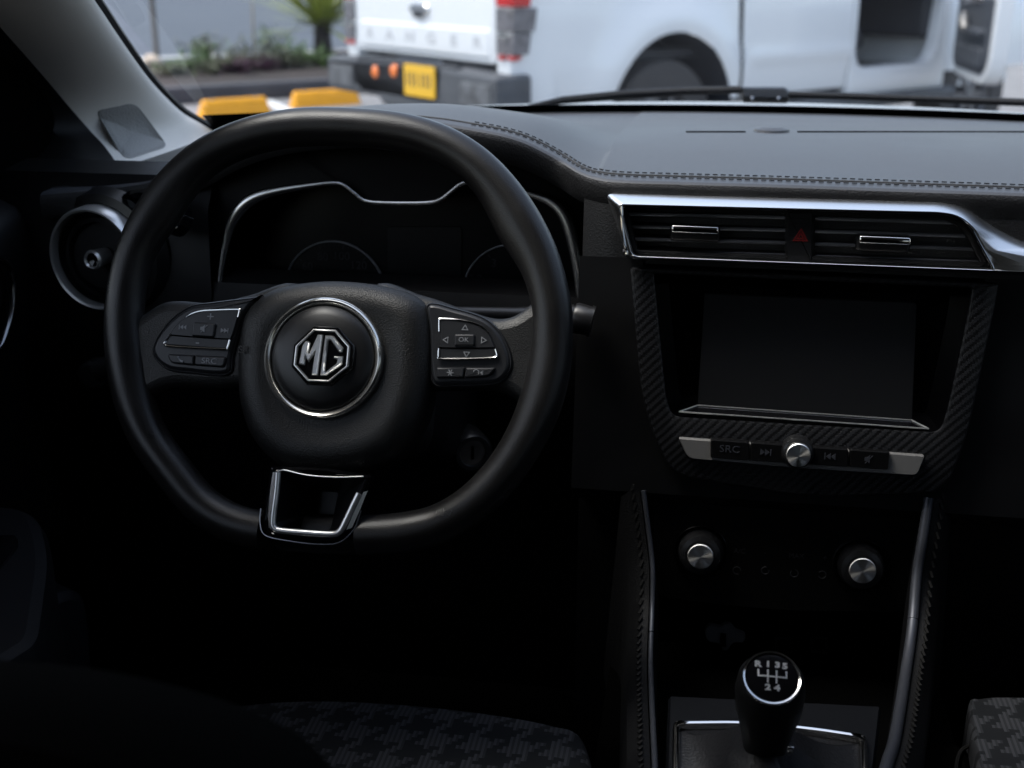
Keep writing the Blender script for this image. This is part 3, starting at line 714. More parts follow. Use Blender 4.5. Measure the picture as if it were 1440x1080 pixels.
# leatherette band right below the soft top, across the right part
i0 = min(range(len(E)), key=lambda i: abs(E[i].x - XR))
seg = E[i0:]
b.rings([[p + Vector((0, -RL + .001, -.018)) for p in seg], [Vector((p.x, p.y - RL - .001, p.z - .030)) for p in seg], [Vector((p.x, p.y - RL - .003, p.z - .055)) for p in seg], [Vector((p.x, p.y - RL - .004, 1.150)) for p in seg]], close=False)
b.build('leather_band', M_leather, dash)
FB = [CF_.loc(1137, v, -.006)[1] for v in (372, 420, 480, 540, 580, 610, 640)]
FL = [CF_.loc(u, v, -.006)[0] for u, v in ((903, 372), (906, 410), (914, 470), (921, 530), (928, 570), (938, 600), (950, 630))]
FRr = [CF_.loc(u, v, -.006)[0] for u, v in ((1386, 384), (1382, 432), (1366, 492), (1354, 552), (1346, 592), (1336, 622), (1322, 652))]
for n_, A0, A1 in (('fascia', [XR - CX] * 7, FL), ('fascia', FRr, [.87] * 7)):
    b = MB(); b.rings([[CF_.pt(a0 + (a1 - a0) * i / 6, bb_, -.006) for i in range(7)] for a0, a1, bb_ in zip(A0, A1, FB)], close=False); b.build(n_, M_plast, dash)
zf = CF_.pt(0, FB[-1], -.006).z
fascia(XR, .95, [(cfY(zf, -.006), zf), (cfY(.95) + .006, .95), (cfY(.94) + .02, .935), (1.06, .92), (1.06, .5)])
fascia(-.74, XL, [(1.16, 1.205), (1.112, 1.20), (1.09, 1.17), (1.08, 1.06), (1.085, 1.0), (1.12, .9), (1.2, .6)])
fascia(XL, XR, [(1.13, 1.105), (1.09, 1.10), (1.075, 1.06), (1.085, 1.0), (1.12, .9), (1.2, .6)])

# --- instrument binnacle
KF = Fr((-.27, 1.10, 1.15), (1, 0, 0), (0, .10, 1))
tr = [(309, 418), (311, 385), (318, 345), (326, 315), (341, 291), (362, 276), (395, 267), (440, 260), (470, 257), (484, 260), (500, 272), (514, 282), (540, 285), (600, 285), (620, 280), (636, 268), (652, 257), (680, 256), (720, 264), (750, 274), (775, 284), (793, 302), (804, 330), (812, 370), (816, 410), (819, 436), (700, 470), (450, 470)]
tro = KF.locs(spl(tr, 168, True)); 
b = MB(); path = [KF.pt(a, c_, .002) for a, c_ in KF.locs(spl(tr[:26], 130, False))]
rad = []
for i in range(130):
    u = i / 129; rad.append(.0024 + .0040 * max(math.exp(-((u - .17) / .08) ** 2), math.exp(-((u - .87) / .09) ** 2)))
b.tube(path, rad, 12, flat=1.0); bz = b.build('cluster_trim', M_satin, dash)
b = MB(); cco = ccw(tro); b.rings([[KF.pt(a, c_, 0) for a, c_ in cco], [KF.pt(a * .97, c_ * .97, -.05) for a, c_ in cco], [KF.pt(a * .93, c_ * .93, -.085) for a, c_ in cco]], cap1=False)
b.build('binnacle_wall', M_void, dash)
# shroud plate between trim and hood
ctr = Vector((sum(p[0] for p in cco) / len(cco), sum(p[1] for p in cco) / len(cco)))
hood_line = [KF.loc(u, v + 9, -.012) for u, v, y in edge if 225 < u < 842]
big_poly = [(hood_line[0][0], -.16)] + hood_line + [(hood_line[-1][0], -.16)]
b = MB(); b.rings([[KF.pt(a, c_, -.003) for a, c_ in resamp(cco, 168, ctr)], [KF.pt(a, c_, -.012) for a, c_ in resamp(big_poly, 168, ctr)]]); b.build('binnacle_shroud', mat('shroud_black', (.0022, .0022, .0026), .6, spec=.2), dash)
KB = Fr(KF.pt(0, 0, -.07), KF.ex, KF.ey)
cl = MB(); cl.pillow(KB, KB.locs(rpoly([(300, 230), (840, 230), (840, 500), (300, 500)], 20)), [(0, -.01), (0, 0)]); cl = cl.build('gauge_cluster', mat('cluster_face', (.003, .0033, .0045), .3, spec=.2), dash)
def gauge(u, v, rr, needle, nums, a0, a1):
    c_ = KB.loc(u, v); r_ = abs(KB.loc(u + rr, v)[0] - c_[0])
    b = MB(); b.lathe(KB, c_, [(r_, .001), (r_, .004), (r_ * .985, .005), (r_ * .97, .004), (r_ * .97, .0015)], 72, cap1=False); b.lathe(KB, c_, [(r_ * .97, .0015), (r_ * .3, .0012)], 72, 1)
    b.build('dial', [mat('dial_ring', (.5, .51, .54), .4), mat('dial_face', (.003, .0033, .0045), .35, spec=.2)], cl)
    b = MB()
    for k_, t_ in enumerate(nums):
        a_ = RAD(a0 + (a1 - a0) * k_ / (len(nums) - 1)); b.text(KB, (c_[0] + math.cos(a_) * r_ * .72, c_[1] + math.sin(a_) * r_ * .72), t_, .012, .0025)
        for j in range(5):
            a2 = RAD(a0 + (a1 - a0) * (k_ + j / 5) / (len(nums) - 1))
            if k_ == len(nums) - 1 and j: break
            r0, r1 = (.86, .94) if j == 0 else (.90, .94); w_ = .012 if j == 0 else .006
            b.add([KB.pt(c_[0] + math.cos(a2 + s1 * w_) * r_ * q1, c_[1] + math.sin(a2 + s1 * w_) * r_ * q1, .0025) for q1, s1 in ((r0, -1), (r1, -1), (r1, 1), (r0, 1))], [[0, 1, 2, 3]], 0, False)
    b.build('dial_marks', M_dimicon, cl)
    a_ = RAD(needle); d = Vector((math.cos(a_), math.sin(a_))); s_ = Vector((-d.y, d.x)); cc = Vector(c_)
    b = MB(); b.poly(KB, [tuple(cc - d * .012 + s_ * .0022), tuple(cc - d * .012 - s_ * .0022), tuple(cc + d * r_ * .78 - s_ * .0007), tuple(cc + d * r_ * .78 + s_ * .0007)], .005, .007); b.lathe(KB, c_, [(.010, .002), (.010, .009), (.008, .010)], 24, 1); b.build('needle', [M_red, M_plast], cl)
gauge(472, 412, 72, 235, list('012345678')[:1] + ['20', '40', '60', '80', '100', '120', '140'], 225, 20)
gauge(722, 415, 72, 222, list('0123456'), 225, 20)
b = MB(); b.pillow(KB, KB.locs(rpoly([(545, 318), (650, 318), (650, 430), (545, 430)], 6)), [(0, .0005), (.0005, .0018)]); b.build('trip_screen', mat('trip_screen_face', (.004, .0044, .006), .35, spec=.25), cl)

# --- round side vent
VF = Fr(PY(140, 362, 1.075), (.985, -.17, 0), (0, 0, 1)); vr = abs(VF.loc(140, 432)[1])
def A2(r_): return vr * r_
b = MB(); b.lathe(VF, (0, 0), [(A2(.89), -.03), (A2(.90), .006), (A2(.92), .011), (A2(.96), .012), (A2(1.0), .008), (A2(1.02), -.01)], 72, cap1=False); v1 = b.build('round_air_vent', M_ring, dash)
b = MB(); b.lathe(VF, (0, 0), [(A2(1.30), -.02), (A2(1.2), -.006), (A2(1.04), -.004), (A2(1.01), -.01)], 64, cap1=False); b.build('vent_housing', M_smooth, v1)
b = MB(); b.lathe(VF, (0, 0), [(A2(.87), .004), (A2(.80), -.012), (A2(.74), -.03), (A2(.1), -.045)], 64); b.build('vent_bowl', M_plast, v1)
b = MB(); b.lathe(VF, (0, 0), [(A2(.78), -.012), (A2(.76), -.004), (A2(.68), -.002), (A2(.64), -.010), (A2(.62), -.02)], 64, cap1=False)
for k_ in ():
    z_ = k_ * A2(.24); hw = math.sqrt(max(0, A2(.64) ** 2 - z_ ** 2)); b.box(VF.pt(0, z_, -.018), (2 * hw, .003, .018), (VF.ex, (VF.ey + VF.n * .3).normalized(), (VF.n - VF.ey * .3).normalized()), .0008)
b.build('inner_ring', M_plast, v1)
b = MB(); b.lathe(VF, (0, 0), [(A2(.16), -.01), (A2(.17), .006), (A2(.19), .010), (A2(.16), .013), (A2(.13), .011)], 40, cap1=False); b.lathe(VF, (0, 0), [(A2(.14), .009), (A2(.05), .007)], 32, 1); b.build('vent_knob', [M_ring, M_gloss], v1)
# glossy end panel by the vent, at the dash end
b = MB(); fr = Fr(PY(210, 275, 1.075), (.95, -.3, 0), (.0, .55, .83)); b.pillow(fr, fr.locs(spl([(165, 288), (190, 268), (222, 262), (250, 268), (262, 290), (240, 318), (205, 312)], 40)), [(0, -.012), (.002, .0), (.008, .004)]); b.build('gloss_corner_panel', M_gloss, dash)
# light switch dial low on the left
fr = Fr(PY(137, 525, 1.07), (1, 0, 0), (0, .1, 1)); b = MB(); b.lathe(fr, (0, 0), [(.016, -.005), (.015, .012), (.011, .014)], 32); b.build('switch_knob', M_smooth, dash)

# --- centre air vents with their chrome surround
h0 = .012
def cp(pts, h=h0, r=4, k=5): return CF_.locs(rpoly(pts, r, k), h)
vc = Vector(CF_.loc(1127, 330, .01))
vo = ccw(CF_.locs(rpoly([(851, 272, 10), (1329, 284, 40), (1362, 293, 30), (1396, 319, 40), (1450, 346, 40), (2050, 398, 10), (2050, 424, 10), (1460, 390, 40), (1404, 387, 8), (884, 364, 14)], 6, 6), .004))
vi = ccw(CF_.locs(rpoly([(871, 288, 8), (1322, 299, 20), (1346, 303, 14), (1366, 318, 14), (1380, 344, 10), (1396, 373, 2), (1398, 379, 2), (1392, 379.4, 2), (1385, 379, 2), (889, 360, 10)], 6, 6), .020))
def mixr(t): return [tuple(Vector(p).lerp(Vector(q), t)) for p, q in zip(vo, vi)]
vent = MB(); vent.rings([[CF_.pt(a, c_, h) for a, c_ in ab] for ab, h in ((vo, -.010), (vo, .002), (mixr(.06), .0042), (mixr(.35), .0105), (mixr(.80), .0190), (mixr(.92), .0208), (mixr(.98), .0206), (vi, .019), (vi, -.004))])
vent = vent.build('centre_air_vent', M_satin, dash)
b = MB(); b.tube([CF_.px(u, v, .019) for u, v in spl([(874, 288), (876, 325), (881, 352), (890, 361), (960, 364), (1111, 369), (1244, 374), (1390, 380)], 60, False)], .0016, 8)
b.tube([CF_.pt(a, c_, .0192) for a, c_ in inset(vi, .0003)], .0012, 8, closed=True); b.build('chrome_edge', M_chrome, vent)
ho = inset(ccw(CF_.locs(rpoly([(871, 288, 6), (1336, 300, 24), (1366, 318, 14), (1398, 379, 3), (889, 360, 9)], 6, 6), .020)), .0004)
b = MB(); b.frame(CF_, ho, inset(ho, .0045), -.05, .008, .0015)
b.pillow(CF_, cp([(868, 285), (1405, 297), (1405, 384), (868, 365)], -.05), [(0, -.056), (0, -.05)]); b.build('vent_housing', M_plast, vent)
def bank(x0, x1, ys0, ys1):
    for k_ in range(4):
        t = (k_ + .5) / 4; l0 = ys0[0] + (ys0[1] - ys0[0]) * t; l1 = ys1[0] + (ys1[1] - ys1[0]) * t; xr = x1 if x1 < 1200 else 1340 + 45 * t
        p, q_ = CF_.px(x0, l0, .002), CF_.px(xr, l1, .002); d = (q_ - p).normalized(); up_ = CF_.n * .93 - CF_.ey * .36; up_.normalize()
        b = MB(); b.box((p + q_) / 2 - up_ * .010, ((q_ - p).length, .022, .0022), (d, up_, d.cross(up_)), .0008)
        b.tube([p, q_], .0016, 8, mat=1); b.build('slat', [M_smooth, M_slat], vent)  # paler front-edge tube is a painted highlight
bank(876, 1106, (292, 362), (297, 368)); bank(1146, 1345, (298, 370), (304, 378))
for us in ((944, 1011, 321), (1207, 1280, 336)):
    b = MB(); p, q_ = CF_.px(us[0], us[2], .012), CF_.px(us[1], us[2] + 3, .012); d = (q_ - p).normalized()
    b.box((p + q_) / 2, ((q_ - p).length, .0065, .010), (d, CF_.n.cross(d), CF_.n), .002); b.box((p + q_) / 2 - CF_.n * .012 - CF_.ey * .004, ((q_ - p).length * 1.06, .013, .016), (d, CF_.n.cross(d), CF_.n), .003, 1); b.build('vent_tab', [M_chrome, M_plast], vent)
b = MB(); b.pillow(CF_, cp([(1105, 296), (1145, 297), (1144, 371), (1105, 369)], .010, 3), [(0, -.03), (0, .006), (.002, .0095)]); hz = b.build('hazard_button', M_smooth, vent)
b = MB(); c_ = CF_.loc(1126, 333, .0102)
def trih(c_, r_): return [(c_[0] + r_ * math.cos(RAD(90 + 120 * k_)), c_[1] + r_ * math.sin(RAD(90 + 120 * k_))) for k_ in range(3)]
b.frame(CF_, [p for q_ in [trih(c_, .0075)] for p in q_], trih(c_, .0052), .0085, .0101, .0002); b.frame(CF_, trih(c_, .0040), trih(c_, .0018), .0085, .0101, .0002); b.build('warning_triangle', M_red, hz)
b = MB(); b.frame(CF_, cp([(1113, 306), (1138, 307), (1138, 316), (1113, 315)], .010, 1), cp([(1115, 308), (1136, 309), (1136, 314), (1115, 313)], .010, 1), .0085, .0098, .0001); b.build('lamp_window', M_plast, hz)

# ================================================================== touchscreen unit
hu = thing('touchscreen_unit', 'switched off touchscreen in a carbon weave surround below the centre air vents', 'touchscreen', CF_.px(1137, 640, 0))
co = CF_.locs(rpoly([(886, 377, 3), (1405, 399, 3), (1401, 425, 40), (1372, 561, 40), (1360, 615, 40), (1330, 692, 26), (1140, 700, 60), (945, 668, 30), (914, 600, 40), (901, 545, 40)], 6, 5), .010)
ci = CF_.locs(rpoly([(920, 385, 3), (1367, 405, 3), (1362, 440, 40), (1341, 540, 30), (1332, 580, 30), (1322, 608, 12), (1140, 598, 60), (945, 586, 12), (937, 560, 30), (930, 490, 40)], 6, 5), .010)
b = MB(); b.frame(CF_, co, ci, -.02, .010, .002); sur = b.build('carbon_surround', M_carbon, hu)
cci = ccw(ci)
b = MB(); b.rings([[CF_.pt(a, c_, .008) for a, c_ in cci], [CF_.pt(a, c_, -.0) for a, c_ in inset(cci, .001)], [CF_.pt(a, c_, -.022) for a, c_ in inset(cci, .010)]], cap1=True); b.build('bezel', M_bezel, hu)
SH = -.012
b = MB(); b.pillow(CF_, CF_.locs(rpoly([(991, 413, 3), (1289, 426, 3), (1283, 593, 3), (981, 570, 3)], 3), SH), [(0, -.03), (0, SH - .0005), (.0005, SH)]); b.build('screen', M_screen, hu)
# chrome lined ledge under the screen
b = MB(); q_ = [CF_.px(981, 570, SH + .007), CF_.px(1282, 591, SH + .007), CF_.px(1306, 603, .009), CF_.px(955, 579, .009)]
b.tube([q_[0], q_[1]], .0007, 8, mat=0); b.tube([q_[1], q_[2]], .0007, 8, mat=0); b.tube([q_[2], q_[3]], .0007, 8); b.tube([q_[3], q_[0]], .0007, 8)
b.add([p - CF_.ey * .0006 for p in q_], [[0, 1, 2, 3]], 1, False); b.build('chrome_ledge', [M_emblem, M_gloss, M_ring], hu)
# switch bar
b = MB(); b.pillow(CF_, cp([(954, 616, 3), (1301, 641, 3), (1290, 669, 8), (1120, 659, 60), (967, 645, 10)], .016, 4), [(0, .004), (0, .0145), (.0008, .016)]); bar = b.build('switch_bar', M_silverpaint, hu)
M_keyblk = mat('key_black', (.005, .005, .0055), .3, spec=.3)
def key(a, lab):
    b = MB(); b.pillow(CF_, cp(a, .020, 3), [(0, .010), (0, .019), (.0008, .0202)]); k_ = b.build('button', M_keyblk, bar); return k_
def icon(k_, u, v, kind, h, fr=CF_, sz=.0042, m_=None, rot=0):
    b = MB(); c_ = fr.loc(u, v, h)
    def poly(p): b.poly(fr, [(c_[0] + x * sz, c_[1] + y * sz) for x, y in p], h - .0003, h + .00035)
    if kind == 'next': poly([(-1.3, .8), (-1.3, -.8), (-.2, 0)]); poly([(-.2, .8), (-.2, -.8), (.9, 0)]); poly([(1.0, .8), (1.0, -.8), (1.25, -.8), (1.25, .8)])
    elif kind == 'prev': poly([(1.3, .8), (.2, 0), (1.3, -.8)]); poly([(.2, .8), (-.9, 0), (.2, -.8)]); poly([(-1.25, .8), (-1.25, -.8), (-1.0, -.8), (-1.0, .8)])
    elif kind == 'mute': poly([(-1, .4), (-1, -.4), (-.5, -.4), (.2, -1), (.2, 1), (-.5, .4)]); poly([(-.9, -1.0), (-.75, -1.1), (.9, .9), (.75, 1.0)])
    elif kind == 'up': tri_out([(0, .9), (-.9, -.6), (.9, -.6)], b, fr, c_, sz, h)
    elif kind == 'down': tri_out([(0, -.9), (.9, .6), (-.9, .6)], b, fr, c_, sz, h)
    elif kind == 'left': tri_out([(-.9, 0), (.6, -.9), (.6, .9)], b, fr, c_, sz, h)
    elif kind == 'right': tri_out([(.9, 0), (-.6, .9), (-.6, -.9)], b, fr, c_, sz, h)
    elif kind == 'phone': b.tube([fr.pt(c_[0] + x * sz, c_[1] + y * sz, h) for x, y in ((-.9, .8), (-.6, .1), (0, -.5), (.8, -.8))], [sz * .42, sz * .2, sz * .2, sz * .42], 8)
    elif kind == 'star':
        for q in range(3):
            a_ = RAD(60 * q); d = Vector((math.cos(a_), math.sin(a_))); s_ = Vector((-d.y, d.x)) * .13; poly([tuple(-d + s_), tuple(-d - s_), tuple(d - s_), tuple(d + s_)])
    elif kind == 'voice':
        b.tube([fr.pt(c_[0] + (-.5 + .8 * math.cos(a_)) * sz, c_[1] + .8 * math.sin(a_) * sz, h) for a_ in [RAD(-40 + 220 * i / 12) for i in range(13)]], sz * .13, 6)
        poly([(.7, 0), (1.2, .5), (1.2, -.5)]); poly([(1.35, .6), (1.35, -.6), (1.5, -.6), (1.5, .6)])
    else: b.text(fr, c_, kind, sz * 2.4, h, sx=1.15)
    b.build('symbol', m_ or M_icon, k_)
def tri_out(p, b, fr, c_, sz, h):
    o_ = [(c_[0] + x * sz, c_[1] + y * sz) for x, y in p]; g = Vector((sum(x for x, y in o_) / 3, sum(y for x, y in o_) / 3))
    b.frame(fr, o_, [tuple(g + (Vector(q) - g) * .6) for q in o_], h - .0003, h + .00035, .00005)
ks = []
M_hicon = mat('faint_blue_print', (.03, .033, .042), .6)
for a, nm, (u, v) in (([(999, 618), (1054, 622), (1054, 648), (999, 644)], 'SRC', (1026, 632)), ([(1056, 622), (1110, 626), (1110, 652), (1056, 648)], 'next', (1077, 636)), ([(1134, 628), (1193, 632), (1193, 657), (1134, 653)], 'prev', (1167, 642)), ([(1195, 632), (1252, 636), (1249, 661), (1195, 657)], 'mute', (1222, 646))):
    k_ = key(a, nm); icon(k_, u, v, nm, .0204, sz=.0036, m_=M_hicon)
c_ = CF_.loc(1122, 638, .026)
b = MB(); b.lathe(CF_, c_, [(.0135, .008), (.0135, .022), (.0125, .0245), (.0105, .0255)], 48); kn = b.build('volume_knob', M_smooth, bar)
b = MB(); b.lathe(CF_, c_, [(.0102, .0245), (.0102, .033), (.0095, .0338), (.0001, .0342)], 48, cap1=False); b.build('knob_cap', M_brush, hu)
# ================================================================== centre console
con = thing('centre_console', 'black centre console with climate knobs and a chrome gear gate frame', 'console', (.07, .85, .75))
HF = Fr(CF_.pt(0, 0, -.018), CF_.ex, CF_.ey)                       # climate panel sits a little deeper
b = MB(); b.pillow(HF, HF.locs(rpoly([(915, 690), (1320, 715), (1292, 862, 20), (1100, 862, 60), (922, 842, 20)], 10)), [(0, -.02), (0, -.002), (.002, 0)]); cp_ = b.build('climate_panel', mat('satin_black_panel', (.004, .004, .004), .35, spec=.2), con)
for u, v in ((985, 783), (1213, 803)):
    c_ = HF.loc(u, v, .02); kb = bpy.data.objects.new('climate_knob', None); COL.objects.link(kb); kb.parent = con
    b = MB(); b.lathe(HF, c_, [(.0245, -.002), (.0245, .004), (.0235, .0052), (.0225, .004), (.021, .0015)], 56, cap1=False); b.build('dial_ring', M_dullchrome, kb)
    b = MB(); b.lathe(HF, c_, [(.0205, -.001), (.0195, .012), (.0175, .0165), (.0135, .018)], 48); b.build('knob_grip', M_smooth, kb)
    b = MB(); b.lathe(HF, c_, [(.0115, .0165), (.0115, .0200), (.0108, .0206), (.0001, .0206)], 48, cap1=False); b.build('knob_cap', M_brush, kb)
b = MB()
for u, v, t_ in ((1040, 775, 'A/C'), (1076, 777, '-'), (1120, 782, 'MAX'), (1160, 785, '+')): b.text(HF, HF.loc(u, v), t_, .0062, .0004)
for i, (u, v) in enumerate(((1036, 802), (1076, 802), (1117, 806), (1156, 808))):
    c_ = HF.loc(u, v); b.tube([HF.pt(c_[0] + .0034 * math.cos(a_), c_[1] + .0034 * math.sin(a_), .0006) for a_ in [RAD(k_ * 300 / 12 + i * 70) for k_ in range(13)]], .0005, 5)
b.build('climate_symbols', mat('very_dim_print', (.02, .02, .022), .6), con)
# storage recess, sockets
b = MB(); b.box((CX, 1.05, .82), (.30, .02, .26)); b.box((CX, .95, .765), (.30, .24, .012)); b.build('storage_recess', M_void, con)
SF = Fr((CX, 1.035, .85), (1, 0, 0), (0, .1, 1))
b = MB(); b.pillow(SF, SF.locs(spl([(991, 885), (997, 877), (1012, 879), (1019, 875), (1027, 876), (1034, 884), (1047, 890), (1046, 902), (1032, 903), (1024, 913), (1016, 913), (1010, 904), (995, 900)], 52)), [(0, -.002), (.001, .003)]); b.pillow(SF, SF.locs([(1013, 888), (1021, 889), (1021, 908), (1013, 907)]), [(0, .0028), (0, .0035)], 1)
b.build('socket_cover', [mat('grey_rubber', (.30, .30, .30), .7), M_void], con)
for u in (1102, 1152):
    b = MB(); ab = SF.locs(rpoly([(u - 12, 893), (u + 12, 895), (u + 12, 918), (u - 12, 916)], 3)); b.frame(SF, ab, inset(ccw(ab), .002), -.002, .004, .0006); b.build('usb_socket', M_smooth, con)
# top plate and rails
ZT = .852
TF_ = Fr((.07, .75, ZT), (1, 0, 0), (0, 1, 0))
b = MB(); b.pillow(TF_, TF_.locs(rpoly([(940, 977, 4), (1240, 992, 4), (1228, 1100, 4), (1210, 1500, 4), (935, 1500, 4), (936, 1100, 4)], 4)), [(0, -.08), (0, -.003), (.002, 0)]); b.build('top_plate', mat('console_top_plastic', (.0035, .004, .0055), .55, spec=.2, bump=('noise', 900, .15, .0004)), con)
def railp(pts, n=40): return spl([tuple(PY(*p)) for p in pts], n, False)
lft = railp([(905, 690, .975), (914, 760, .965), (918, 802, .955), (917, 858, .935), (915, 921, .89), (916, 970, .84), (918, 1013, .79), (921, 1080, .72), (926, 1200, .62)])
rgt = railp([(1306, 700, .99), (1297, 760, .975), (1289, 812, .965), (1283, 880, .935), (1273, 950, .88), (1258, 1040, .78), (1245, 1085, .73), (1215, 1230, .60)])
for pts, r_, sx in ((lft, .0022, -1), (rgt, .0045, 1)):
    cut = 17 if sx < 0 else 16
    for a, c_ in ((0, cut), (cut, 40)):
        seg = [Vector(p) for p in pts[a:c_ + (1 if c_ < 40 else 0)]]
        if a: seg[0] = seg[0].lerp(seg[1], .12)
        b = MB(); b.tube(seg, r_, 14, flat=1.0); b.build('console_rail', mat('dark_silver_rail', (.085, .09, .105), .45, .6), con)
    # stitched padded flank outside each rail
    fl = [[Vector(p) + Vector((sx * (r_ + .001), .002, -.002)) for p in pts], [Vector(p) + Vector((sx * (r_ + .008), .004, -.001)) for p in pts], [Vector(p) + Vector((sx * (r_ + .018), .010, -.012)) for p in pts], [Vector(p) + Vector((sx * (r_ + .03), .02, -.20)) for p in pts]]
    b = MB(); b.rings(fl, close=False); fk = b.build('padded_flank', M_flank, con)
    b = MB(); prev = Vector(pts[0]); acc = 0
    sm = [Vector(p) + Vector((sx * (r_ + .008), .004, .0006)) for p in pts]
    for i in range(39):
        a, c_ = sm[i], sm[i + 1]; L_ = (c_ - a).length; d = (c_ - a).normalized(); t = acc
        while t < L_:
            s2 = d.cross(Vector((1, 0, 0))).normalized(); xx_ = s2.cross(d)
            dd = (d + xx_ * .5 * sx).normalized(); b.box(a.lerp(c_, t / L_), (.0060, .0020, .0015), (dd, dd.cross(s2), s2)); t += .0085
        acc = t - L_
    b.build('stitching', M_thread, fk)
    # inner wall from rail down
    b = MB(); b.rings([[Vector(p) + Vector((-sx * .001, 0, -.002)) for p in pts], [Vector(p) + Vector((-sx * .006, .004, -.03)) for p in pts], [Vector(p) + Vector((-sx * .006, .004, -.12)) for p in pts]], close=False); b.build('inner_wall', M_plast, con)
# gear gate frame
GF = Fr((.07, .75, ZT + .004), (1, 0, 0), (0, 1, 0))
go = GF.locs(rpoly([(946, 1016, 9), (1043, 1015, 30), (1140, 1024, 30), (1219, 1036, 10), (1222, 1100, 8), (1205, 1330, 14), (950, 1330, 14), (945, 1100, 8)], 8, 6))
b = MB(); b.frame(GF, go, inset(ccw(go), .0052), -.005, .003, .0024); b.build('gear_gate_frame', M_chrome, con)

# ================================================================== gear lever
gl = thing('gear_lever', 'black gear lever with a chrome ringed shift pattern on its knob', 'gear lever', GF.pt(0, -.02, 0))
KT = RAD(58)
kc = CAM + ray(1085, 955) * .80
GK = Fr(kc, (1, 0, 0), (0, math.sin(KT), math.cos(KT)))             # face of the knob, tipped to the driver
bx = Fr(kc, (1, 0, 0), (0, math.sin(RAD(80)), math.cos(RAD(80))))
r_ = .0182
b = MB()
prof = [(.0105, -.105), (.0125, -.085), (.0140, -.066), (.0175, -.045), (.0220, -.026), (.0232, -.014), (.0222, -.005), (.0200, .0), (.0190, .0012)]
rsx = []
for rr, h in prof:
    t = max(0, min(1, (h + .06) / .06)); n_ = bx.n.lerp(GK.n, t); n_.normalize(); e1 = Vector((1, 0, 0)); e2 = n_.cross(e1)
    c0 = kc + (bx.n if h < -.03 else bx.n.lerp(GK.n, (h + .03) / .03)) * h
    rsx.append([c0 + e1 * (rr * math.cos(2 * math.pi * k_ / 40)) + e2 * (rr * math.sin(2 * math.pi * k_ / 40)) for k_ in range(40)])
b.rings(rsx, cap1=True, cap0=True); b.build('knob', mat('gear_knob_black', (.006, .006, .006), .5, spec=.3), gl)
b = MB(); b.lathe(GK, (0, 0), [(.0193, .0), (.0193, .0022), (.0186, .0032), (.0176, .0028), (.0174, .001)], 56, cap1=False); b.build('chrome_ring', M_chrome, gl)
b = MB(); b.lathe(GK, (0, 0), [(.0176, .0008), (.0170, .0016), (.0130, .0022), (.0070, .0026), (.0005, .0028)], 56); capk = b.build('pattern_disc', mat('disc_black', (.004, .004, .005), .12, spec=.35), gl)
b = MB()
def dh(x, y): return .0029 - 4.5 * (x * x + y * y) + .00025
def bar_(x0, y0, x1, y1, wd=.0011):
    n = 6; d = Vector((x1 - x0, y1 - y0)); L_ = d.length; d.normalize(); s_ = Vector((-d.y, d.x)) * wd / 2; vs = []
    for i in range(n + 1):
        p = Vector((x0, y0)) + d * L_ * i / n
        for q in (p + s_, p - s_): vs.append(GK.pt(q.x, q.y, dh(q.x, q.y)))
    b.add(vs, [[2 * i, 2 * i + 1, 2 * i + 3, 2 * i + 2] for i in range(n)], 0, False)
X = [-.0088, -.0026, .0030, .0094]
bar_(X[0] - .0005, .0005, X[3] + .0005, .0005)
for i, x in enumerate(X): bar_(x, .0052, x, -.0042 if i in (1, 2) else .0)
for x, y, t_ in ((X[0] - .0004, .0088, 'R'), (X[1], .0090, '1'), (X[2] + .0006, .0090, '3'), (X[3] - .001, .0086, '5'), (X[1], -.0075, '2'), (X[2] + .0004, -.0075, '4')): b.text(GK, (x, y), t_, .0056, dh(x, y) + .0002, sx=1.25, bold=.0003, depth=.0001)
b.build('shift_pattern', M_white, capk)
b = MB(); base = rsx[0]; cb = kc + bx.n * -.105
b.tube([cb, cb + bx.n * .012], [.0125, .0118], 24); b.build('collar', M_smooth, gl)
b = MB(); b.box(PY(1112, 1055, .685), (.004, .002, .006), None, .0006); b.build('collar_button', M_chrome, gl)
# leather gaiter, folded
gi = inset(ccw(go), .0056); N = len(gi); gc = Vector((sum(p[0] for p in gi) / N, sum(p[1] for p in gi) / N)); gtop = GF.o; rr_ = []
ctop = Vector(((cb - GF.o).x, (cb - GF.o).y))
for k_ in range(9):
    t = k_ / 8; row = []
    for i, (a, c_) in enumerate(gi):
        ang = math.atan2(c_ - gc.y, a - gc.x); q = Vector((ctop.x + .0125 * math.cos(ang), ctop.y + .0125 * math.sin(ang))); p = Vector((a, c_)).lerp(q, t)
        fold = .005 * math.sin(ang * 5 + t * 3) * math.sin(math.pi * t) + .004 * math.sin(ang * 9 + 1.3) * math.sin(math.pi * t)
        h = -.003 + (.045) * t ** 2.2 + fold + .006 * math.sin(math.pi * t) ; row.append(GF.pt(p.x, p.y, h))
    rr_.append(row)
b = MB(); b.rings(rr_); b.build('gaiter', mat('gaiter_leather', (.009, .009, .0105), .5, bump=('voronoi', 420, .35, .0008)), gl)

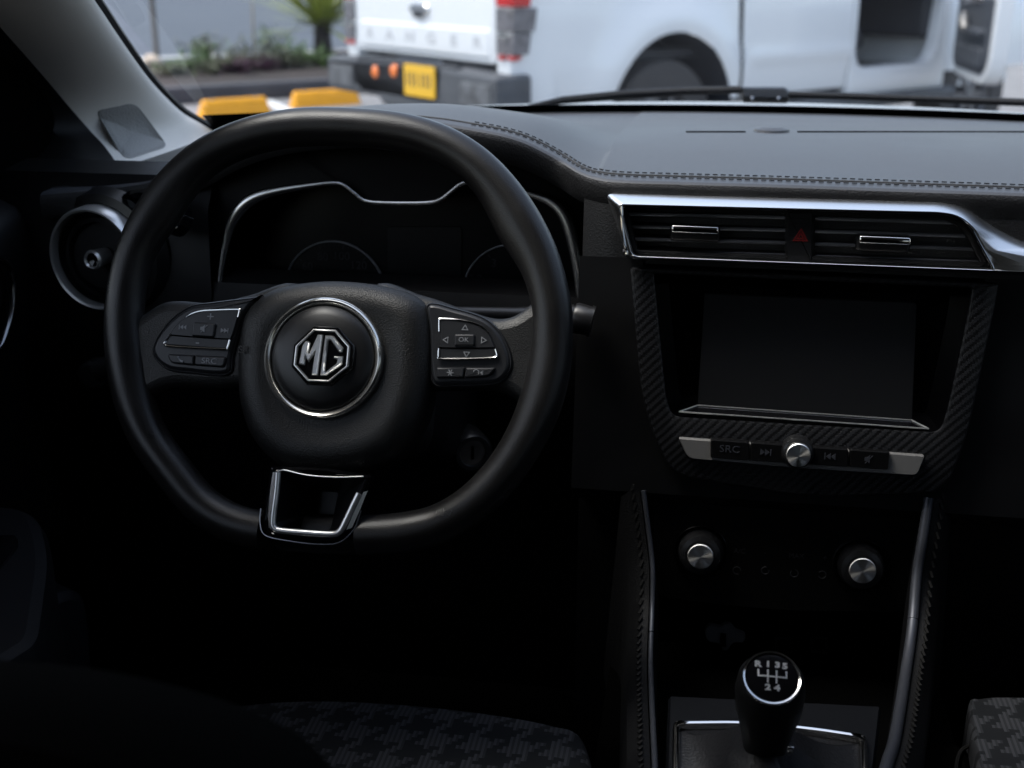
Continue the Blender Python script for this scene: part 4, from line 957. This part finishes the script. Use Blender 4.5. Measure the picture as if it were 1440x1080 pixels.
# ================================================================== steering column and stalk
sc = thing('steering_column', 'black steering column shroud with a stalk behind the steering wheel', 'steering column', (-.27, .98, 1.05))
ST = RAD(25)
wc = CAM + ray(466, 465) * .94
WF = Fr(wc, (1, 0, 0), (0, math.sin(ST), math.cos(ST)))
b = MB(); fr = Fr(WF.pt(0, -.02, -.05), WF.ex, WF.ey); b.pillow(fr, rpoly([(-.07, -.075), (.075, -.075), (.07, .05), (-.065, .05)], .03), [(0, -.20), (0, -.01), (.006, -.003), (.014, 0)]); b.build('shroud', M_plast, sc)
b = MB(); p0 = WF.pt(.05, .03, -.085); p1 = PY(806, 446, 1.0); p2 = PY(832, 452, 1.0)
b.tube([p0, p0.lerp(p1, .6), p1], [.006, .007, .011], 16); b.tube([p1, p1.lerp(p2, .15), p2], [.012, .0135, .0125], 20); b.tube([p2.lerp(p1, .12), p2 + (p2 - p1) * .05], [.0138, .0138], 20); b.build('indicator_stalk', M_smooth, sc)
b = MB(); p1 = PY(139, 520, 1.0); b.tube([WF.pt(-.05, .03, -.085), p1.lerp(WF.pt(-.05, .03, -.085), .4), p1], [.006, .008, .011], 16); b.build('wiper_stalk', M_smooth, sc)
fr = Fr(PY(664, 636, 1.0), (.9, .43, 0), (0, .1, 1)); b = MB(); b.lathe(fr, (0, 0), [(.019, -.03), (.019, .0), (.016, .004), (.0125, .004), (.0115, .001)], 36, cap1=False); b.lathe(fr, (0, 0), [(.0117, .0015), (.0020, .0015)], 32, 1); b.box(fr.pt(0, 0, .0018), (.0025, .012, .001), (fr.ex, fr.ey, fr.n), 0, 2); b.build('ignition_lock', [M_smooth, M_dullchrome, M_void], sc)

# ================================================================== steering wheel
sw = thing('steering_wheel', 'black flat bottomed steering wheel with chrome ringed hub badge', 'steering wheel', wc)
out = [(478, 152), (560, 158), (630, 177), (690, 214), (742, 272), (780, 340), (800, 405), (806, 458), (803, 520), (788, 580), (762, 634), (726, 687), (680, 733), (629, 763), (582, 775), (530, 780), (450, 780), (370, 774), (316, 761), (264, 729), (220, 676), (184, 624), (160, 560), (149, 490), (151, 420), (164, 355), (190, 296), (228, 242), (280, 197), (340, 169), (410, 154)]
oab = ccw(WF.locs(spl(out, 180, True)))
RT = .0152
cen = inset(oab, RT)
for _ in range(3): cen = [tuple((Vector(cen[i - 1]) + Vector(cen[i]) * 2 + Vector(cen[(i + 1) % 180])) / 4) for i in range(180)]
rs = []; amid = WF.loc(440, 745)[0]
for i in range(180):
    a, c_ = cen[i]; t2 = Vector(cen[(i + 1) % 180]) - Vector(cen[i - 1]); t2.normalize(); no = Vector((t2.y, -t2.x))          # outward
    an = math.degrees(math.atan2(c_, a)); g = 0
    for ac in (32, 148): g = max(g, math.exp(-((an - ac) / 11) ** 2))
    for ac in (-12, -168, 192): g = max(g, .5 * math.exp(-((an - ac) / 13) ** 2))
    dip = max(0, min(1, (.036 - abs(a - amid)) / .004)) if c_ < -.1 else 0
    ring = []
    for k_ in range(20):
        q = 2 * math.pi * k_ / 20; co, si = math.cos(q), math.sin(q)
        rr = RT * (1 + (.42 * g if co < 0 else .0) * abs(co)); ring.append(WF.pt(a + no.x * rr * co, c_ + no.y * rr * co, RT * 1.05 * si * (1 - .6 * dip) - .016 * dip))
    rs.append(ring)
b = MB(); b.rings(rs, wrap=True); b.build('rim', M_rim, sw)
def wl(pts, h, n=64, sp=True, r=8): return WF.locs(spl(pts, n) if sp else rpoly(pts, r, 5), h)
# spokes
b = MB(); b.pillow(WF, wl([(196, 440), (222, 424), (245, 420), (300, 423), (345, 412), (420, 402), (430, 545), (340, 545), (300, 548), (245, 545), (215, 555), (188, 580), (172, 560), (170, 500), (178, 455)], .006, 90), [(.010, -.016), (.002, -.012), (0, -.006), (.0015, .001), (.005, .0045), (.010, .006)]); b.build('spoke', M_hub, sw)
b = MB(); b.pillow(WF, wl([(520, 402), (590, 412), (650, 432), (690, 444), (718, 442), (745, 424), (765, 405), (785, 440), (786, 500), (778, 560), (757, 590), (738, 580), (722, 560), (690, 548), (620, 548), (510, 545)], .006, 90), [(.010, -.016), (.002, -.012), (0, -.006), (.0015, .001), (.005, .0045), (.010, .006)]); b.build('spoke', M_hub, sw)
# airbag hub
hub = wl([(452, 392), (520, 396), (575, 410), (600, 432), (607, 480), (603, 540), (588, 596), (556, 640), (510, 662), (450, 668), (395, 658), (354, 622), (333, 570), (329, 510), (334, 455), (350, 424), (385, 402)], .014, 110)
b = MB(); b.dome(WF, hub, [(1.0, -.02), (1.0, .002), (.988, .0070), (.955, .0118), (.905, .0158), (.845, .0186), (.78, .0200), (.70, .0200), (.66, .019), (.3, .019)]); b.build('airbag_cover', M_hub, sw)
b = MB(); HC = WF.loc(453, 503, .024); HR = abs(WF.loc(536, 503, .024)[0] - WF.loc(370, 503, .024)[0]) / 2
fr = WF
b.lathe(fr, HC, [(HR * 1.01, .015), (HR * 1.01, .0215), (HR * .995, .0240), (HR * .955, .0254), (HR * .905, .0244), (HR * .885, .0226), (HR * .88, .019)], 96, cap1=False); b.build('hub_ring', M_hubring, sw)
b = MB(); b.lathe(fr, HC, [(HR * .88, .019), (HR * .875, .0225), (HR * .85, .0245), (HR * .7, .0275), (HR * .5, .0295), (HR * .38, .030)], 96); b.build('hub_disc', mat('satin_black_disc', (.014, .014, .015), .36), sw)
# badge
BH = .0335
def z(pts, h=BH): return WF.locs([(360 + x / 5.4, 400 + y / 5.4) for x, y in pts], h)
oc = [(437, 338), (606, 346), (714, 470), (700, 625), (555, 742), (392, 735), (286, 612), (302, 466)]
def grow(p, k_): 
    cx, cy = 498, 541; return [(cx + (x - cx) * k_, cy + (y - cy) * k_) for x, y in p]
b = MB(); b.pillow(WF, z(grow(oc, 1.13)), [(0, .026), (0, .0305), (.0008, .0315)]); bd = b.build('badge', M_gloss, sw)
b = MB(); b.frame(WF, z(oc), z(grow(oc, .92)), .031, BH + .0008, .0008)
def st(p): b.pillow(WF, z(p, BH), [(0, .031), (0, BH - .0006), (.0011, BH + .0009)])
st([(322, 604), (350, 462), (376, 428), (398, 428), (410, 446), (394, 520), (402, 524), (468, 380), (508, 380), (466, 692), (420, 690), (446, 520), (398, 590), (378, 556), (366, 612)])
st([(524, 384), (584, 388), (660, 482), (652, 514), (628, 512), (566, 424), (548, 424), (520, 656), (528, 664), (612, 598), (616, 570), (588, 562), (592, 542), (660, 546), (654, 604), (534, 692), (484, 692)])
b.build('emblem', M_emblem, bd)
# faint airbag mark
b = MB(); b.text(WF, WF.loc(345, 492, .0205), 'SRS', .008, .0193, bold=.0002); 
b.build('airbag_mark', M_darkthread, sw)
# button pads
def pad_(name, pts, plate, chrome1, chrome2, keys, lower, tint):
    b = MB(); b.pillow(WF, wl(pts, .010, 70), [(-.0012, .002), (-.0008, .0072), (0, .0082), (.0008, .0078), (.0022, .0100), (.0035, .0105)]); p_ = b.build(name, tint, sw)
    b = MB(); ab = ccw(WF.locs(rpoly(plate, 4, 5), .0125)); b.pillow(WF, ab, [(0, .009), (0, .0120), (.0008, .0130)]); b.build('rocker', M_btn, p_)
    b = MB()
    for c_ in (chrome1, chrome2): b.tube([WF.px(u, v, .0129) for u, v in c_], .0009, 8)
    b.build('chrome_trim', M_chrome, p_)
    return p_
M_btn = mat('button_black', (.022, .023, .026), .36)
M_padm = mat('switch_pad_black', (.020, .021, .024), .34)
def button(par, pts, sym, u, v, h=.0142, sz=.0030, r=2.5):
    b = MB(); b.pillow(WF, WF.locs(rpoly(pts, r, 4), h), [(-.0008, .0090), (-.0006, h - .003), (0, h - .0012), (.0003, h - .0004), (.0010, h)], 0); o = b.build('button', M_btn, par)
    icon_on(par, u, v, sym, h + .0002, sz)
def icon_on(par, u, v, sym, h, sz): icon(par, u, v, sym, h, WF, sz, M_icon)
pl = pad_('switch_pad', [(374, 417), (340, 420), (300, 425), (268, 430), (243, 446), (224, 468), (214, 490), (219, 506), (236, 519), (262, 523), (318, 526), (326, 500), (336, 462), (352, 432)],
          [(231, 485, 5), (240, 466, 10), (258, 446, 14), (282, 437, 14), (338, 435, 3), (328, 470, 8), (319, 491, 4)],
          spl([(262, 446), (270, 441), (284, 437), (310, 435.5), (335, 435), (337, 437), (335, 446)], 30, False), spl([(241, 470), (233, 480), (232, 485), (240, 487), (280, 489.5), (316, 491), (320, 488), (323, 478)], 30, False), None, None, M_padm)
icon_on(pl, 296, 446, '+', .0132, .0042); icon_on(pl, 257, 460, 'prev', .0132, .0024); icon_on(pl, 316, 465, 'next', .0132, .0024); icon_on(pl, 278, 481, '-', .0132, .0042)
button(pl, [(272, 453), (303, 455), (300, 474), (269, 472)], 'mute', 287, 462, .0152, .0030)
b = MB(); b.tube([WF.px(u, v, .0131) for u, v in ((238, 471), (266, 473.5), (301, 476), (327, 477))], .0006, 6); b.build('gap', M_void, pl)
button(pl, [(234, 498, 5), (272, 500, 1), (271, 513, 1), (240, 510, 5)], 'phone', 254, 505, .0132, .0026)
button(pl, [(274, 500, 1), (317, 502, 3), (314, 516, 4), (273, 513, 1)], 'SRC', 294, 508, .0132, .0026)
pr = pad_('switch_pad', [(601, 428), (640, 434), (680, 447), (703, 468), (716, 496), (717, 518), (704, 536), (680, 541), (640, 542), (612, 541), (604, 520), (602, 470)],
          [(617, 448, 3), (645, 449, 14), (672, 456, 14), (688, 468, 8), (701, 500, 4), (695, 504, 3), (619, 505, 4)],
          spl([(618, 466), (618, 451), (620, 448.5), (642, 449.5), (666, 454), (680, 461), (687, 468)], 30, False), spl([(617.5, 490), (617, 501), (620, 504.5), (660, 504.5), (693, 503), (699, 500), (697, 491)], 30, False), None, None, M_padm)
icon_on(pr, 654, 461, 'up', .0132, .0030); icon_on(pr, 627, 478, 'left', .0132, .0030); icon_on(pr, 680, 478.5, 'right', .0132, .0030); icon_on(pr, 656, 498, 'down', .0132, .0030)
button(pr, [(639, 470), (667, 470), (667, 486), (639, 486)], 'OK', 652, 478, .0152, .0020)
b = MB(); b.tube([WF.px(u, v, .0131) for u, v in ((618, 489), (640, 489.5), (668, 489.5), (696, 489))], .0006, 6); b.build('gap', M_void, pr)
button(pr, [(614, 517, 2), (653, 517, 1), (651, 531, 1), (614, 531, 3)], 'star', 633, 524, .0132, .0026)
button(pr, [(655, 517, 1), (697, 517, 4), (688, 529, 8), (653, 531, 1)], 'voice', 672, 524, .0132, .0026)
# lower spoke
LO = [(379, 655, 3), (366, 738, 10), (374, 755, 12), (446, 765, 20), (478, 763, 14), (498, 744, 14), (522, 668, 4), (450, 655, 20)]
lo = ccw(WF.locs(rpoly(LO, 8, 6), .016))
b = MB(); b.pillow(WF, lo, [(.004, -.020), (0, -.012), (0, .0125), (.0012, .0155), (.003, .0162), (.0042, .0155)], cap=False)
li = inset(lo, .0042)
pocket = ccw(WF.locs(rpoly([(430, 690, 3), (424, 745, 6), (466, 746, 8), (477, 692, 3)], 4, 12), -.012))
lc = Vector(WF.loc(446, 712, 0))
r0 = resamp(li, 96, lc); r1 = resamp(pocket, 96, lc)
b.rings([[WF.pt(a, c_, .0154) for a, c_ in r0], [WF.pt(a, c_, -.010) for a, c_ in r1], [WF.pt(a, c_, -.03) for a, c_ in r1]], 1, cap1=True)
lsp = b.build('lower_spoke', [M_gloss, M_pocket], sw)
b = MB(); ch = [(391, 664), (389, 690), (384, 730), (386, 742), (396, 746), (430, 749), (466, 751), (478, 747), (486, 733), (496, 712), (505, 694)]
b.tube([WF.px(u, v, .0150) for u, v in spl([(367, 715), (366, 736), (374, 753), (410, 761), (446, 765), (476, 763), (497, 745), (508, 718)], 50, False)], .0006, 6, mat=1); pp = [WF.px(u, v, .0168) for u, v in spl(ch, 60, False)]; b.tube(pp, .0027, 12, flat=.9); b.tube([WF.px(u, v, .0163) for u, v in spl([(391, 663), (400, 661), (425, 667), (450, 670), (480, 671), (511, 670)], 30, False)], .0005, 8)  # first thin tube imitates highlights on the gloss border; the rest is trim
b.build('chrome_insert_and_glint', [M_emblem, M_dullchrome], lsp)
b = MB(); b.rings([[WF.px(u, v, .0158) for u, v in ((383, 664), (380, 690), (376.5, 725), (378, 742))], [WF.px(u, v, .0172) for u, v in ((387, 664), (385, 690), (381, 725), (382, 744))]], close=False); b.build('side_flash', M_emblem, lsp); b = MB(); b.rings([[WF.px(u, v, .0158) for u, v in ((517, 690), (507, 715), (495, 742))], [WF.px(u, v, .0172) for u, v in ((511, 692), (500, 715), (487, 745))]], close=False); b.build('side_flash', M_emblem, lsp)

# ================================================================== seats and door
ds = thing('driver_seat', 'driver seat with houndstooth cushion in front of the steering wheel', 'seat', (-.25, .45, .5))
ZS = .80
SFr = Fr((0, .6, ZS), (1, 0, 0), (0, 1, 0))
cu = SFr.locs(spl([(330, 990), (420, 983), (520, 985), (620, 993), (720, 1006), (790, 1020), (822, 1034), (840, 1100), (860, 1300), (600, 1600), (200, 1600), (150, 1200), (250, 1010)], 80))
b = MB(); b.dome(SFr, cu, [(.99, -.16), (1.0, -.06), (1.0, -.022), (.995, -.010), (.982, -.003), (.955, .001), (.80, .004), (.4, .002)]); b.build('cushion', M_cloth, ds)
bk = []
for k_ in range(21):
    pass
seatb = [(-60, 924), (0, 926), (60, 930), (140, 939), (220, 955), (300, 977), (370, 1003), (420, 1030), (455, 1060), (480, 1100), (520, 1200), (540, 1400), (-400, 1400), (-400, 940)]
BFr = Fr(CAM + ray(150, 1000) * .42, (1, 0, 0), (0, .25, 1))
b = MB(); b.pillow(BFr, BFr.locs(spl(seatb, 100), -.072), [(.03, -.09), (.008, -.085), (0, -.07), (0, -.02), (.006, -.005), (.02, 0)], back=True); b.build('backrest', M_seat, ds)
ps = thing('passenger_seat', 'passenger seat with houndstooth cushion right of the console', 'seat', (.45, .45, .5))
b = MB(); b.dome(SFr, SFr.locs(spl([(1362, 990), (1375, 980), (1420, 978), (1520, 982), (1700, 1000), (1760, 1100), (1750, 1500), (1420, 1500), (1395, 1200), (1376, 1080)], 80)), [(.99, -.16), (1.0, -.05), (1.0, -.018), (.996, -.008), (.985, -.002), (.96, .001), (.4, .002)]); b.build('cushion', M_cloth, ps)
fr = Fr((0, .6, ZS - .02), (1, 0, 0), (0, 1, 0))
b = MB(); b.pillow(fr, fr.locs(spl([(1275, 1052), (1310, 1036), (1345, 1036), (1372, 1046), (1384, 1090), (1420, 1300), (1300, 1400), (1225, 1300), (1240, 1120)], 60)), [(0, -.14), (0, -.03), (.004, -.010), (.014, 0)]); bo = b.build('side_bolster', M_seat, ps)
b = MB(); b.tube([fr.px(u, v, .002) for u, v in spl([(1344, 1100), (1345, 1075), (1350, 1058), (1360, 1050), (1372, 1048)], 24, False)], .0016, 6); b.build('piping', M_thread, bo)
dd = thing('driver_door', 'dark driver door with a chrome handle loop at the left edge', 'door', (-.66, .8, .6))
DX = -.665
b = MB(); prof = [(DX - .06, 1.185), (DX - .012, 1.168), (DX, 1.150), (DX - .002, 1.10), (DX - .012, 1.05), (DX - .03, .98), (DX - .04, .6)]
ys = [-.6 + 1.86 * i / 20 for i in range(21)]
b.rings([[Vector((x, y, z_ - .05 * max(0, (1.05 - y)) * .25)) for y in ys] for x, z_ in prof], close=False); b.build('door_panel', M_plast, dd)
b = MB(); b.tube([PX(u, v, DX + .006) for u, v in spl([(-40, 360), (-10, 362), (8, 370), (17, 392), (17, 430), (9, 465), (-3, 492), (-30, 510)], 40, False)], .0038, 10); b.build('handle_loop', M_dullchrome, dd)
b = MB(); fr = Fr((-.585, .70, .955), (1, 0, 0), (0, 1, 0)); b.pillow(fr, fr.locs(rpoly([(-260, 712), (20, 706, 20), (60, 722, 20), (75, 780, 40), (60, 900, 20), (-260, 1100)], 20), 0), [(0, -.22), (0, -.012), (.004, -.003), (.012, 0)]); ar = b.build('armrest', mat('armrest_plastic', (.004, .0043, .006), .6, spec=.2, bump=('noise', 700, .15, .0005)), dd)
b = MB(); b.pillow(fr, fr.locs(rpoly([(-30, 752), (24, 752), (26, 768), (0, 800), (-40, 815)], 5), .001), [(0, .0002), (.001, .0012)]); b.build('switch_recess', M_gloss, ar)
b = MB(); fr = Fr((-.62, .95, .78), (.35, .94, 0), (0, 0, 1)); b.pillow(fr, fr.locs(spl([(45, 860), (80, 832), (112, 832), (124, 870), (128, 930), (125, 990), (20, 1000), (30, 920)], 40)), [(0, -.03), (.002, 0), (.010, .006)]); b.build('door_pocket', mat('pocket_plastic', (.016, .018, .024), .5), dd)
